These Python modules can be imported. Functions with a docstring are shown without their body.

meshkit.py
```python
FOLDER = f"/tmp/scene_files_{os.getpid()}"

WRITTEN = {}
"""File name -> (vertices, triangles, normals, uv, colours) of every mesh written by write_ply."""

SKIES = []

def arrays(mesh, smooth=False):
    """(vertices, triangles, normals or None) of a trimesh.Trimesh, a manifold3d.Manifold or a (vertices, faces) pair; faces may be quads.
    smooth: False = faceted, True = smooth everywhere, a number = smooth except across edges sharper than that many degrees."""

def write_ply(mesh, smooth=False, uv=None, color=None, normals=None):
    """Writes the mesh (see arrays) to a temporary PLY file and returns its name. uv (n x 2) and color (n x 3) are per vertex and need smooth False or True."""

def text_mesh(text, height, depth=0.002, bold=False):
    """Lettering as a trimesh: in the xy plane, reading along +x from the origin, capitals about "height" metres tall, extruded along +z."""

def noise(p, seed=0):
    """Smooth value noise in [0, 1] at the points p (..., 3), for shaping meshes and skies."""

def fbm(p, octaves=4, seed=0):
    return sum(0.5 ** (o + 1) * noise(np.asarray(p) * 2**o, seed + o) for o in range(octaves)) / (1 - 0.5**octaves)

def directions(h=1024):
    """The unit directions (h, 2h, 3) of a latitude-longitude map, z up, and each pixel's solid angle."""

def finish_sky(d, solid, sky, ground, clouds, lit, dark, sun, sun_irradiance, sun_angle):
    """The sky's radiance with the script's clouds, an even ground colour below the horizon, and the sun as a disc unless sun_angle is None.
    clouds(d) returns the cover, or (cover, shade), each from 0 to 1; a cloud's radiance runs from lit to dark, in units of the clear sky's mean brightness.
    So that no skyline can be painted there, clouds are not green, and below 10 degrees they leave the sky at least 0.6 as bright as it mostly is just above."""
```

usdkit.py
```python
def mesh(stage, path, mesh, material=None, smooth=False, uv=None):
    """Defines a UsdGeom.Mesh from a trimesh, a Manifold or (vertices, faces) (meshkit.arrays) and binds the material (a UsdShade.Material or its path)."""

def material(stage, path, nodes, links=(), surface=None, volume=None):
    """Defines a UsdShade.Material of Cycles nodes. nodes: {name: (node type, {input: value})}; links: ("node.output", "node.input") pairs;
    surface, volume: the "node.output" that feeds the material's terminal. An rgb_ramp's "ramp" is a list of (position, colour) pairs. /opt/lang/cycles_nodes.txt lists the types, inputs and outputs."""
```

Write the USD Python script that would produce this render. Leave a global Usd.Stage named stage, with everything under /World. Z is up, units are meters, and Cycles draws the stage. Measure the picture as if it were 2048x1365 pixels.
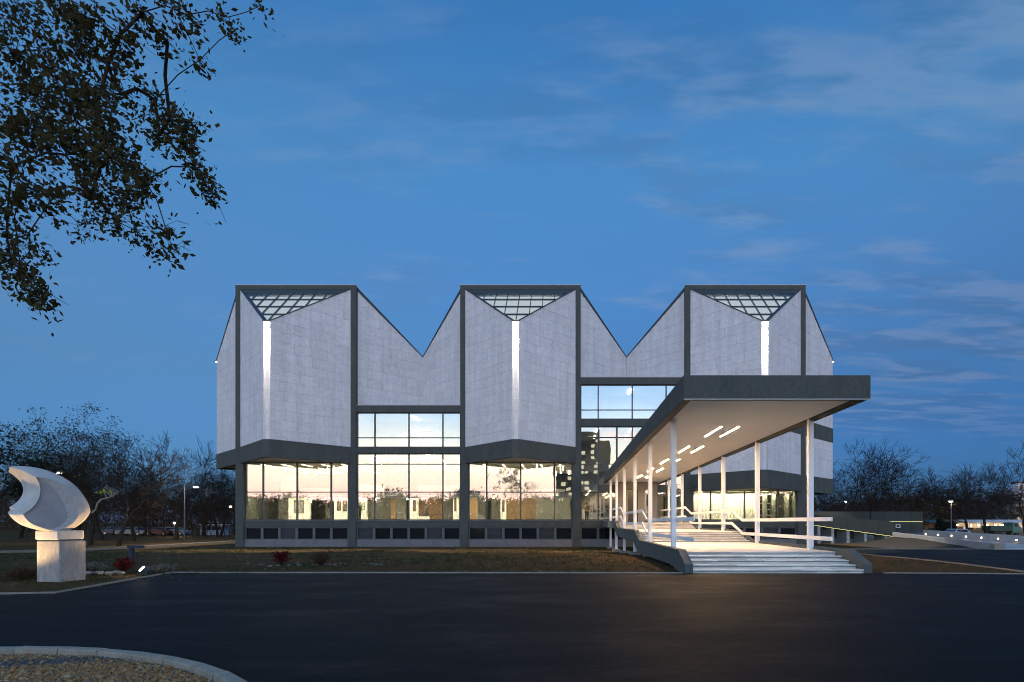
import math, numpy as np, trimesh, shapely, usdkit, meshkit, manifold3d
from shapely.geometry import Polygon, LineString, box as sbox
from pxr import Usd, UsdGeom, UsdLux, UsdShade, Gf, Sdf

stage = Usd.Stage.CreateInMemory()
UsdGeom.SetStageUpAxis(stage, 'Z')
UsdGeom.Xform.Define(stage, '/World')
PI = math.pi
V = lambda *a: np.array(a, float)

# ------------------------------------------------------------------ camera, sky, light
EYE = 1.51
F, CX, CY = 1085.0, 1129.0, 1045.0          # focal length and principal point of the photograph in its own pixels
cam = UsdGeom.Camera.Define(stage, '/World/camera')
cam.CreateFocalLengthAttr(F / 2048 * 36); cam.CreateHorizontalApertureAttr(36.0)
cam.CreateHorizontalApertureOffsetAttr((1024 - CX) / 2048 * 36)
cam.CreateVerticalApertureOffsetAttr((CY - 682.5) / 2048 * 36)
cam.CreateClippingRangeAttr(Gf.Vec2f(.1, 20000))
cam.AddTransformOp().Set(Gf.Matrix4d(1, 0, 0, 0, 0, 0, 1, 0, 0, -1, 0, 0, 0, 0, EYE, 1))
cam.CreateExposureAttr(0.0)

SUN_EL, SUN_ROT = math.radians(1.0), PI      # the sun has just gone down behind the camera
sky = UsdLux.DomeLight.Define(stage, '/World/sky')
sky.GetPrim().SetCustomDataByKey('kind', 'structure')
CLOUD_AT = (15.52, 10.66, 0)
sky_nodes = {
    'tex': ('sky_texture', dict(sky_type='single_scattering', sun_disc=False, sun_elevation=SUN_EL, sun_rotation=SUN_ROT, altitude=100., air_density=.75, aerosol_density=.5, ozone_density=5.)),
    'tc': ('texture_coordinate', {}), 'sep': ('separate_xyz', {}),
    # afterglow: low over the horizon where the sun went down
    'back': ('map_range', dict(range_type='smoothstep', from_min=.25, from_max=-.9, to_min=0., to_max=1., clamp=True)),
    'glow': ('rgb_ramp', dict(ramp=[(0, (18, 10.5, 11.)), (.035, (25, 14.5, 13.)), (.06, (31, 22, 17)), (.10, (32, 27, 21)), (.14, (23, 23, 21)), (.2, (11.8, 17.2, 23.5)), (.3, (6.0, 12., 21.)), (.5, (3.1, 7.4, 15.)), (.75, (.95, 3.3, 7.6)), (1, (.42, 1.9, 5.4))])),
    'up': ('math', dict(math_type='maximum', value2=0.)),
    'tint': ('mix_color', dict(blend_type='multiply', fac=1., b=(1.9, 1.52, 1.5), use_clamp=False)),
    'lift': ('mix_color', dict(blend_type='add', fac=1., b=(.34, .62, 1.05), use_clamp=False)),
    'grade': ('rgb_ramp', dict(ramp=[(0, (.85, 1.25, 1.9)), (.1, (1.4, 1.65, 1.75)), (.23, (1.9, 1.95, 1.68)), (.4, (2.1, 2.5, 2.2)), (.53, (1.9, 2.8, 2.5)), (.69, (1.13, 2.3, 2.5)), (1, (.9, 2., 2.35))])),
    'graded': ('mix_color', dict(blend_type='multiply', fac=1., use_clamp=False)),
    'sx': ('math', dict(math_type='multiply_add', value2=.5, value3=.5)), 'side': ('rgb_ramp', dict(ramp=[(0, (1.32, 1.22, 1.13)), (.2, (1.32, 1.22, 1.13)), (.5, (1., 1., 1.)), (.78, (.74, .83, .92)), (1, (.74, .83, .92))])),
    'sl': ('map_range', dict(range_type='smoothstep', from_min=.12, from_max=.6, to_min=1., to_max=0., clamp=True)), 'sided': ('mix_color', dict(blend_type='multiply', use_clamp=False)),
    'mixg': ('mix_color', dict(blend_type='mix', use_clamp=False)),
    # thin dusk clouds
    'zz': ('math', dict(math_type='add', value2=.09)), 'px': ('math', dict(math_type='divide')), 'py': ('math', dict(math_type='divide')),
    'cv': ('combine_xyz', dict(z=3.7)), 'cm': ('mapping', dict(mapping_type='point', scale=(1.25, 3.6, 1.), rotation=(0, 0, .12), location=CLOUD_AT)),
    'n1': ('noise_texture', dict(scale=1.55, detail=9., roughness=.58, distortion=.25)),
    'n2': ('noise_texture', dict(scale=.33, detail=2., roughness=.5)),
    'mul': ('math', dict(math_type='multiply_add', value2=.5, value3=.0)), 'mul2': ('math', dict(math_type='multiply_add', value2=.62)),
    'cov': ('map_range', dict(range_type='smoothstep', from_min=.535, from_max=.655, to_min=0., to_max=.68, clamp=True)),
    'hor': ('map_range', dict(range_type='smoothstep', from_min=.05, from_max=.22, to_min=.0, to_max=1., clamp=True)),
    'cov2': ('math', dict(math_type='multiply')), 'cx': ('map_range', dict(range_type='smoothstep', from_min=-.55, from_max=.15, to_min=.3, to_max=1., clamp=True)), 'cov3': ('math', dict(math_type='multiply')),
    'cc': ('mix_color', dict(blend_type='multiply', fac=1., b=(1.75, 1.06, .86), use_clamp=False)),
    'ca': ('mix_color', dict(blend_type='add', fac=1., b=(.55, .45, .5), use_clamp=False)),
    'n3': ('noise_texture', dict(scale=2.6, detail=4., roughness=.55)), 'sh': ('map_range', dict(range_type='smoothstep', from_min=.42, from_max=.6, to_min=0., to_max=1., clamp=True)),
    'cd': ('mix_color', dict(blend_type='multiply', fac=1., b=(1.12, .86, .80), use_clamp=False)), 'cs': ('mix_color', dict(blend_type='mix', use_clamp=False)),
    'out': ('mix_color', dict(blend_type='mix', use_clamp=False)),
    'bg': ('background_shader', dict(strength=.1)),
}
sky_links = [('tc.generated', 'sep.vector'), ('sep.y', 'back.value'), ('sep.z', 'up.value1'), ('up.value', 'glow.fac'),
             ('tex.color', 'tint.a'), ('tint.result', 'lift.a'), ('lift.result', 'graded.a'), ('up.value', 'grade.fac'), ('grade.color', 'graded.b'), ('graded.result', 'sided.a'), ('sep.x', 'sx.value1'), ('sx.value', 'side.fac'), ('side.color', 'sided.b'), ('up.value', 'sl.value'), ('sl.result', 'sided.fac'), ('sided.result', 'mixg.a'), ('glow.color', 'mixg.b'), ('back.result', 'mixg.fac'),
             ('up.value', 'zz.value1'), ('sep.x', 'px.value1'), ('zz.value', 'px.value2'), ('sep.y', 'py.value1'), ('zz.value', 'py.value2'),
             ('px.value', 'cv.x'), ('py.value', 'cv.y'), ('cv.vector', 'cm.vector'), ('cm.vector', 'n1.vector'), ('cm.vector', 'n2.vector'),
             ('n1.fac', 'mul.value1'), ('n2.fac', 'mul2.value1'), ('mul.value', 'mul2.value3'), ('mul2.value', 'cov.value'),
             ('up.value', 'hor.value'), ('cov.result', 'cov2.value1'), ('hor.result', 'cov2.value2'),
             ('mixg.result', 'cc.a'), ('cc.result', 'ca.a'), ('mixg.result', 'out.a'), ('cm.vector', 'n3.vector'), ('n3.fac', 'sh.value'), ('mixg.result', 'cd.a'), ('ca.result', 'cs.b'), ('cd.result', 'cs.a'), ('sh.result', 'cs.fac'), ('cs.result', 'out.b'), ('sep.x', 'cx.value'), ('cov2.value', 'cov3.value1'), ('cx.result', 'cov3.value2'), ('cov3.value', 'out.fac'), ('out.result', 'bg.color')]
sky_mat = usdkit.material(stage, '/World/Looks/dusk_sky', sky_nodes, sky_links, surface='bg.background')
UsdShade.MaterialBindingAPI.Apply(sky.GetPrim()).Bind(sky_mat)
# the sun itself is below the horizon: no direct light is left

# ------------------------------------------------------------------ helpers
def P(px, py, Y): return V((px - CX) / F * Y, Y, EYE + (CY - py) / F * Y)
taken = {}
origin = {}
def path_of(name, parent):
    base = (str(parent.GetPath()) if parent else '/World') + '/'
    n = taken.get(base + name, -1) + 1
    taken[base + name] = n
    return base + (name if n == 0 else f'{name}_{n:03d}')
def tag(p, label=None, cat=None, group=None, kind=None):
    p = p if isinstance(p, Usd.Prim) else p.GetPrim()
    for k, v in (('label', label), ('category', cat), ('group', group), ('kind', kind)):
        if v: p.SetCustomDataByKey(k, v)
    return p
def thing(name, label, cat, loc=(0, 0, 0), rz=0, group=None, kind=None):
    x = UsdGeom.Xform.Define(stage, path_of(name, None))
    x.AddTranslateOp().Set(Gf.Vec3d(*map(float, loc)))
    if rz: x.AddRotateZOp().Set(float(rz))
    p = x.GetPrim(); origin[p.GetPath()] = V(*loc)
    return tag(p, label, cat, group, kind)
def obj(name, mesh, mat, parent=None, smooth=False, label=None, cat=None, group=None, kind=None, local=False):
    """One Mesh prim. Vertices are given in world coordinates (local=True: in the thing's own)."""
    v, f, n = meshkit.arrays(mesh, smooth)
    if parent and not local:
        v = v - origin[parent.GetPath()]
    where = path_of(name, parent)
    m = UsdGeom.Mesh.Define(stage, where)
    from pxr import Vt
    m.CreatePointsAttr(Vt.Vec3fArray.FromNumpy(v.astype(np.float32)))
    m.CreateFaceVertexCountsAttr(Vt.IntArray.FromNumpy(np.full(len(f), 3, np.int32)))
    m.CreateFaceVertexIndicesAttr(Vt.IntArray.FromNumpy(f.astype(np.int32).ravel()))
    m.CreateSubdivisionSchemeAttr('none')
    if n is not None:
        m.CreateNormalsAttr(Vt.Vec3fArray.FromNumpy(n.astype(np.float32))); m.SetNormalsInterpolation('vertex')
    UsdShade.MaterialBindingAPI.Apply(m.GetPrim()).Bind(mat)
    p = m.GetPrim(); origin[p.GetPath()] = origin.get(parent.GetPath(), V(0, 0, 0)) if parent else V(0, 0, 0)
    return tag(p, label, cat, group, kind)
def copy(src, name, loc, rz=0, scale=1., label=None, group=None):
    x = UsdGeom.Xform.Define(stage, path_of(name, None))
    p = x.GetPrim()
    was = dict(src.GetCustomData())
    p.GetReferences().AddInternalReference(src.GetPath()); p.SetInstanceable(True)
    x.ClearXformOpOrder()
    sc3 = scale if np.ndim(scale) else (scale,) * 3
    x.AddTransformOp(opSuffix='place').Set(Gf.Matrix4d().SetScale(Gf.Vec3d(*map(float, sc3))) * Gf.Matrix4d().SetRotate(Gf.Rotation(Gf.Vec3d(0, 0, 1), float(rz))) * Gf.Matrix4d().SetTranslate(Gf.Vec3d(*map(float, loc))))
    return tag(p, label or was.get('label'), was.get('category'), group or was.get('group'))
def cat_(*ms):
    vs, fs, n = [], [], 0
    for m in ms:
        v, f = (m if isinstance(m, tuple) else (np.array(m.vertices), np.array(m.faces)))
        vs.append(v); fs.append(np.asarray(f) + n); n += len(v)
    return np.vstack(vs), np.vstack(fs)
BF = np.array([[0, 2, 1], [0, 3, 2], [4, 5, 6], [4, 6, 7], [0, 1, 5], [0, 5, 4], [1, 2, 6], [1, 6, 5], [2, 3, 7], [2, 7, 6], [3, 0, 4], [3, 4, 7]])
def bx(x0, x1, y0, y1, z0, z1):
    x0, x1 = sorted((x0, x1)); y0, y1 = sorted((y0, y1)); z0, z1 = sorted((z0, z1))
    return V([x0, y0, z0], [x1, y0, z0], [x1, y1, z0], [x0, y1, z0], [x0, y0, z1], [x1, y0, z1], [x1, y1, z1], [x0, y1, z1]), BF.copy()
def bevel_box(x0, x1, y0, y1, z0, z1, b=.01):
    pts = []
    for x in (x0, x1):
        for y in (y0, y1):
            for z in (z0, z1):
                sx, sy, sz = (b if x == min(x0, x1) else -b), (b if y == min(y0, y1) else -b), (b if z == min(z0, z1) else -b)
                pts += [(x + sx, y + sy, z), (x + sx, y, z + sz), (x, y + sy, z + sz)]
    h = manifold3d.Manifold.hull_points(np.array(pts, np.float64))
    m = h.to_mesh(); return np.array(m.vert_properties[:, :3], float), np.array(m.tri_verts)
def hexa(b, t):
    """A box with any eight corners: bottom four (counter-clockwise from above), top four."""
    return np.vstack([np.asarray(b, float), np.asarray(t, float)]), BF.copy()
def prism(poly, o, u, w, n, d0, d1):
    """Polygon(s) in the plane (o; u, w), extruded along n from d0 to d1."""
    o, u, w, n = map(np.asarray, (o, u, w, n)); out = []
    for g in getattr(poly, 'geoms', [poly]):
        if g.geom_type != 'Polygon' or g.area < 1e-6: continue
        m = trimesh.creation.extrude_polygon(g, 1.0, engine='earcut')
        p = np.array(m.vertices)
        v = o + p[:, :1] * u + p[:, 1:2] * w + (d0 + p[:, 2:] * (d1 - d0)) * n
        f = np.array(m.faces)
        if np.dot(np.cross(u, w), n) * (d1 - d0) < 0: f = f[:, ::-1]
        out.append((v, f))
    return cat_(*out)
def tubes(p0, p1, r0, r1, n=5):
    """All segments as tapered prisms in one mesh."""
    p0, p1 = np.asarray(p0, float), np.asarray(p1, float); r0, r1 = np.broadcast_to(r0, len(p0)), np.broadcast_to(r1, len(p0))
    t = p1 - p0; t /= np.linalg.norm(t, axis=1, keepdims=True) + 1e-9
    a = np.cross(t, np.where(np.abs(t[:, 2:]) < .9, [0, 0, 1.], [1., 0, 0])); a /= np.linalg.norm(a, axis=1, keepdims=True) + 1e-9
    b = np.cross(t, a); g = np.arange(n) * 2 * PI / n
    ring = np.cos(g)[None, :, None] * a[:, None] + np.sin(g)[None, :, None] * b[:, None]
    v = np.stack([p0[:, None] + r0[:, None, None] * ring, p1[:, None] + r1[:, None, None] * ring], 1).reshape(-1, 3)
    k = np.arange(n); q = np.stack([k, (k + 1) % n, n + (k + 1) % n, n + k], 1)
    q = np.vstack([q[:, [0, 1, 2]], q[:, [0, 2, 3]]])
    return v, (q[None] + (np.arange(len(p0)) * 2 * n)[:, None, None]).reshape(-1, 3)
def pipe(pts, r, n=8):
    pts = np.asarray(pts, float); r = np.broadcast_to(r, len(pts))
    return tubes(pts[:-1], pts[1:], r[:-1], r[1:], n)
def disc(c, r, h, n=20, axis=2):
    m = trimesh.creation.cylinder(radius=r, height=h, sections=n)
    if axis == 1: m.apply_transform(trimesh.transformations.rotation_matrix(PI / 2, [1, 0, 0]))
    if axis == 0: m.apply_transform(trimesh.transformations.rotation_matrix(PI / 2, [0, 1, 0]))
    m.apply_translation(c); return np.array(m.vertices), np.array(m.faces)
def ball(c, r, sub=2, sc=(1, 1, 1)):
    m = trimesh.creation.icosphere(sub, 1.); return np.array(m.vertices) * np.array(sc) * r + np.asarray(c), np.array(m.faces)
def bars(pts, w, h, up=(0, 0, 1)):
    """A rectangular bar along a polyline (mitred by overlap)."""
    pts = [np.asarray(p, float) for p in pts]; out = []
    up = np.asarray(up, float)
    secs = []
    for i, p in enumerate(pts):
        d = (pts[min(i + 1, len(pts) - 1)] - pts[max(i - 1, 0)]); d /= np.linalg.norm(d)
        s = np.cross(d, up); s /= np.linalg.norm(s)
        hh = h
        if 0 < i < len(pts) - 1:
            a = pts[i] - pts[i - 1]; a /= np.linalg.norm(a); hh = h / max(.5, abs(np.dot(a, d)))
        n = np.cross(s, d)
        secs.append([p - s * w / 2 - n * hh / 2, p + s * w / 2 - n * hh / 2, p + s * w / 2 + n * hh / 2, p - s * w / 2 + n * hh / 2])
    for a, b in zip(secs[:-1], secs[1:]):
        out.append(hexa([a[0], a[1], b[1], b[0]], [a[3], a[2], b[2], b[3]]))
    return cat_(*out)

# ------------------------------------------------------------------ materials
MATS = {}
def mat(name, nodes, links, surface='p.BSDF'):
    MATS[name] = usdkit.material(stage, '/World/Looks/' + name, nodes, links, surface=surface)
    return MATS[name]
def grain(name, c1, c2, scale=3., rough=.7, bump=.0, bscale=40., detail=5., stretch=(1, 1, 1), lo=.3, hi=.7, spec=.4, metal=0., c3=None, fine=0.):
    """Principled surface whose colour runs between two tones by noise in world position, with optional fine relief."""
    n = {'g': ('geometry', {}), 'm': ('mapping', dict(mapping_type='point', scale=stretch)), 'n': ('noise_texture', dict(scale=scale, detail=detail, roughness=.6)),
         'r': ('rgb_ramp', dict(ramp=[(0, c1), (lo, c1), (hi, c2), (1, c3 or c2)])), 'p': ('principled_bsdf', dict(roughness=rough, specular_ior_level=spec, metallic=metal))}
    l = [('g.position', 'm.vector'), ('m.vector', 'n.vector'), ('n.fac', 'r.fac')]
    col = 'r.color'
    if fine:
        n['nf'] = ('noise_texture', dict(scale=bscale, detail=3.)); n['rf'] = ('map_range', dict(from_min=.3, from_max=.7, to_min=1 - fine, to_max=1 + fine, clamp=True)); n['mf'] = ('vector_math', dict(math_type='scale'))
        l += [('m.vector', 'nf.vector'), ('nf.fac', 'rf.value'), ('r.color', 'mf.vector1'), ('rf.result', 'mf.scale')]; col = 'mf.vector'
    l.append((col, 'p.base_color'))
    if bump:
        n['nb'] = ('noise_texture', dict(scale=bscale, detail=4.)); n['b'] = ('bump', dict(strength=bump, distance=.02))
        l += [('g.position', 'nb.vector'), ('nb.fac', 'b.height'), ('b.normal', 'p.normal')]
    return mat(name, n, l)
def plain(name, c, rough=.5, **kw): return mat(name, {'p': ('principled_bsdf', dict(base_color=c, roughness=rough, **kw))}, [])
def glow(name, c, s): return mat(name, {'e': ('emission', dict(color=c, strength=s))}, [], surface='e.emission')

MARBLE = []
for i, k in enumerate((1.09, 1.065, 1.115, 1.075, 1.125, 1.045)):
    n = {'g': ('geometry', {}), 'm': ('mapping', dict(mapping_type='point', location=(i * 7.3, i * 3.1, i * 5.7), scale=(1., 1., 1.7), rotation=(.3 * i, .5, .7 * i))),
         'n': ('noise_texture', dict(scale=1.1, detail=8., roughness=.68, distortion=1.6)), 'v': ('noise_texture', dict(scale=5.5, detail=6., roughness=.7, distortion=.6)),
         'r': ('rgb_ramp', dict(ramp=[(0, V(.42, .42, .42) * k), (.36, V(.48, .48, .48) * k), (.48, V(.545, .54, .54) * k), (.62, V(.57, .565, .565) * k), (1, V(.60, .595, .595) * k)])),
         'rv': ('map_range', dict(from_min=.3, from_max=.62, to_min=.88, to_max=1.04, clamp=True)), 'mm': ('vector_math', dict(math_type='scale')),
         'ms': ('mapping', dict(mapping_type='point', scale=(1.6, 1.6, .11))), 'ns': ('noise_texture', dict(scale=1.3, detail=5., roughness=.65)), 'rs': ('map_range', dict(from_min=.3, from_max=.62, to_min=.86, to_max=1.03, clamp=True)), 'm2': ('vector_math', dict(math_type='scale')),
         'p': ('principled_bsdf', dict(roughness=.62, specular_ior_level=.35))}
    MARBLE.append(mat('marble_cladding' + 'abcdef'[i], n, [('g.position', 'm.vector'), ('m.vector', 'n.vector'), ('g.position', 'v.vector'), ('n.fac', 'r.fac'), ('v.fac', 'rv.value'), ('r.color', 'mm.vector1'), ('rv.result', 'mm.scale'), ('g.position', 'ms.vector'), ('ms.vector', 'ns.vector'), ('ns.fac', 'rs.value'), ('mm.vector', 'm2.vector1'), ('rs.result', 'm2.scale'), ('m2.vector', 'p.base_color')]))
JOINT = plain('joint_mortar', (.42, .42, .43), .9)
CONC = grain('dark_green_concrete', (.038, .045, .041), (.060, .067, .059), scale=1.6, rough=.75, bump=.25, bscale=35., stretch=(1, 1, .35), fine=.25)
CONCD = grain('ramp_concrete', (.017, .022, .019), (.026, .032, .028), scale=1.2, rough=.8, bump=.2, bscale=30., stretch=(1, 1, .25), fine=.2)
CONC2 = grain('stringer_concrete', (.050, .062, .060), (.074, .086, .082), scale=2.2, rough=.7, bump=.2, bscale=45., stretch=(1, 1, .3), fine=.2)
PLINTH = grain('plinth_concrete', (.11, .105, .11), (.16, .152, .155), scale=2.0, rough=.85, bump=.2, bscale=30., fine=.15)
FRAME = plain('window_frame_metal', (.022, .03, .034), .45, specular_ior_level=.5)
FRAMEG = plain('grey_frame_metal', (.07, .08, .085), .5)
COPING = plain('roof_coping_metal', (.02, .024, .03), .4)
LIGHTC = plain('pale_coping', (.4, .4, .4), .6)
LOUVRE = plain('louvre_metal', (.045, .05, .055), .5)
DARKGL = plain('dark_cellar_glass', (.004, .005, .006), .08, specular_ior_level=.6)
def pane_glass(name, tint, shine, f0, rough, wave):
    n = {'t': ('transparent_bsdf', dict(color=tint)), 'g': ('glossy_bsdf', dict(color=shine, roughness=rough)), 'w': ('layer_weight', dict(blend=.5)), 'q': ('math', dict(math_type='power', value2=5.)), 'k': ('math', dict(math_type='multiply_add', value2=1 - f0, value3=f0)), 'm': ('mix_closure', {}),
         'geo': ('geometry', {}), 'n': ('noise_texture', dict(scale=.55, detail=1.5)), 'b': ('bump', dict(strength=wave, distance=.06))}
    return mat(name, n, [('w.facing', 'q.value1'), ('q.value', 'k.value1'), ('k.value', 'm.fac'), ('t.BSDF', 'm.closure1'), ('g.BSDF', 'm.closure2'), ('geo.position', 'n.vector'), ('n.fac', 'b.height'), ('b.normal', 'g.normal')], surface='m.closure')
GLASS = pane_glass('window_glass', (.93, .96, .95), (.96, .98, 1.), .26, 0., .05)
SKYGL = pane_glass('skylight_glass', (.92, .94, .94), (.9, .95, 1.), .05, .03, .02)
WHITE = plain('white_paint', (.78, .77, .76), .4)
CEILW = grain('canopy_plaster', (.84, .785, .68), (.87, .815, .71), scale=.7, rough=.8)
GALW = grain('gallery_white_wall', (.72, .70, .66), (.76, .74, .7), scale=.5, rough=.8)
GALC = grain('gallery_ceiling', (.6, .57, .5), (.68, .64, .56), scale=.8, rough=.8)
GALF = grain('gallery_floor', (.3, .27, .22), (.36, .32, .26), scale=1.5, rough=.35)
WOODP = grain('timber_panelling', (.21, .135, .075), (.29, .19, .11), scale=4., rough=.55, stretch=(6, 6, .3))
GREYW = grain('grey_green_wall', (.105, .11, .102), (.135, .14, .13), scale=1., rough=.7)
TAUPE = grain('taupe_cladding', (.20, .185, .165), (.25, .23, .2), scale=2., rough=.6, stretch=(5, 5, .3))
SOFFIT = grain('soffit_board', (.34, .31, .27), (.4, .36, .31), scale=1.2, rough=.8)
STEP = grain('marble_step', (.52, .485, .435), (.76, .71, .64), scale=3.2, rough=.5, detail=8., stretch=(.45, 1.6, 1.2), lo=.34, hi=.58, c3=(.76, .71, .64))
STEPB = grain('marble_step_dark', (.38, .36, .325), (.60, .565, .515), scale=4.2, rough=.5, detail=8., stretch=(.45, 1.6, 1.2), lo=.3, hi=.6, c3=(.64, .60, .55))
ASPH = mat('asphalt', {'g': ('geometry', {}), 'm': ('mapping', dict(mapping_type='point', scale=(.4, 1., 1.))), 'n': ('noise_texture', dict(scale=.8, detail=9., roughness=.72)), 'n2': ('noise_texture', dict(scale=15., detail=8., roughness=.85)),
                       'r': ('rgb_ramp', dict(ramp=[(0, (.0024, .0028, .0038)), (.36, (.0026, .0030, .0040)), (.5, (.0046, .0046, .0050)), (.63, (.0100, .0088, .0078)), (1, (.0115, .0100, .0086))])),
                       'rv': ('map_range', dict(from_min=.36, from_max=.70, to_min=.25, to_max=3.0, clamp=True)), 'mm': ('vector_math', dict(math_type='scale')), 'b': ('bump', dict(strength=.55, distance=.012)), 'rr': ('map_range', dict(from_min=.3, from_max=.7, to_min=.55, to_max=.85, clamp=True)), 'n4': ('noise_texture', dict(scale=42., detail=3., roughness=.7)), 'r4': ('map_range', dict(from_min=.60, from_max=.72, to_min=.9, to_max=8., clamp=True)), 'm4': ('vector_math', dict(math_type='scale')),
                       'p': ('principled_bsdf', dict(specular_ior_level=.06))},
           [('g.position', 'm.vector'), ('m.vector', 'n.vector'), ('g.position', 'n2.vector'), ('n.fac', 'r.fac'), ('n2.fac', 'rv.value'), ('r.color', 'mm.vector1'), ('rv.result', 'mm.scale'), ('g.position', 'n4.vector'), ('n4.fac', 'r4.value'), ('mm.vector', 'm4.vector1'), ('r4.result', 'm4.scale'), ('m4.vector', 'p.base_color'), ('n2.fac', 'b.height'), ('b.normal', 'p.normal'), ('n.fac', 'rr.value'), ('rr.result', 'p.roughness')])
LAWN = mat('lawn_soil', {'g': ('geometry', {}), 'n': ('noise_texture', dict(scale=.45, detail=6., roughness=.65)), 'n2': ('noise_texture', dict(scale=9., detail=6., roughness=.75)), 'v': ('voronoi_texture', dict(scale=7.)),
                         'r': ('rgb_ramp', dict(ramp=[(0, (.056, .026, .010)), (.42, (.068, .033, .012)), (.56, (.050, .033, .008)), (1, (.048, .041, .008))])),
                         'rv': ('map_range', dict(from_min=.32, from_max=.68, to_min=.35, to_max=1.7, clamp=True)), 'mm': ('vector_math', dict(math_type='scale')), 'b': ('bump', dict(strength=.9, distance=.06)),
                         'p': ('principled_bsdf', dict(roughness=.95, specular_ior_level=.1))},
           [('g.position', 'n.vector'), ('g.position', 'n2.vector'), ('n.fac', 'r.fac'), ('n2.fac', 'rv.value'), ('r.color', 'mm.vector1'), ('rv.result', 'mm.scale'), ('mm.vector', 'p.base_color'), ('n2.fac', 'b.height'), ('b.normal', 'p.normal')])
KERB = grain('kerb_concrete', (.18, .155, .125), (.28, .245, .20), scale=5., rough=.85, bump=.2, bscale=60., fine=.2)
BANK = grain('bank_soil', (.012, .008, .004), (.022, .015, .007), scale=3., rough=.95, bump=.6, bscale=12.)
KERBF = grain('foreground_kerb', (.24, .19, .14), (.34, .275, .205), scale=6., rough=.85, bump=.25, bscale=60., fine=.25)
PALE = grain('pale_paving', (.33, .32, .31), (.40, .385, .37), scale=1.5, rough=.8)
GREYC = grain('grey_concrete_wall', (.22, .23, .23), (.30, .30, .30), scale=1.2, rough=.85, bump=.2, bscale=25., fine=.15)
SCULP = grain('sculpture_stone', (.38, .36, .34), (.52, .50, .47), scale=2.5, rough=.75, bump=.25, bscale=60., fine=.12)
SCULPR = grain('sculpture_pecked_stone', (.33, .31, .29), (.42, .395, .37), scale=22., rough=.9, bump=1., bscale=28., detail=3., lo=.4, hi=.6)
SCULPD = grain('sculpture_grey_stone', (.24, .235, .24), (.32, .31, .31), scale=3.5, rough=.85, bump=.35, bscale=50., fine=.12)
PED = grain('pedestal_concrete', (.22, .205, .19), (.33, .31, .285), scale=4., rough=.9, bump=.5, bscale=30., stretch=(1.6, 1.6, .45), fine=.18)
BARK = grain('bark', (.020, .016, .012), (.042, .034, .027), scale=6., rough=.95, bump=.6, bscale=20., stretch=(2, 2, .4), spec=.05)
TWIG = plain('twig_bark', (.026, .020, .016), .9, specular_ior_level=.05)
def leafmat(name, c1, c2, tr=.3):
    n = {'g': ('geometry', {}), 'r': ('rgb_ramp', dict(ramp=[(0, c1), (.5, c2), (1, V(*c1) * .7 + V(*c2) * .6)])), 'd': ('principled_bsdf', dict(roughness=.75, specular_ior_level=.1)), 't': ('translucent_bsdf', {}), 'm': ('mix_closure', dict(fac=tr))}
    return mat(name, n, [('g.random_per_island', 'r.fac'), ('r.color', 'd.base_color'), ('r.color', 't.color'), ('d.BSDF', 'm.closure1'), ('t.BSDF', 'm.closure2')], surface='m.closure')
LEAFN = leafmat('autumn_leaf', (.036, .032, .012), (.075, .042, .016), .2)
LEAFD = leafmat('olive_leaf', (.022, .024, .009), (.040, .035, .013), .15)
LEAFP = leafmat('pine_needle', (.012, .02, .012), (.024, .034, .016), .1)
LEAFR = leafmat('red_shrub_leaf', (.07, .008, .008), (.11, .02, .012))
LEAFB = leafmat('brown_leaf', (.06, .034, .018), (.09, .05, .028))
LEAFY = leafmat('yellow_leaf', (.3, .28, .03), (.4, .36, .05))
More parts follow.
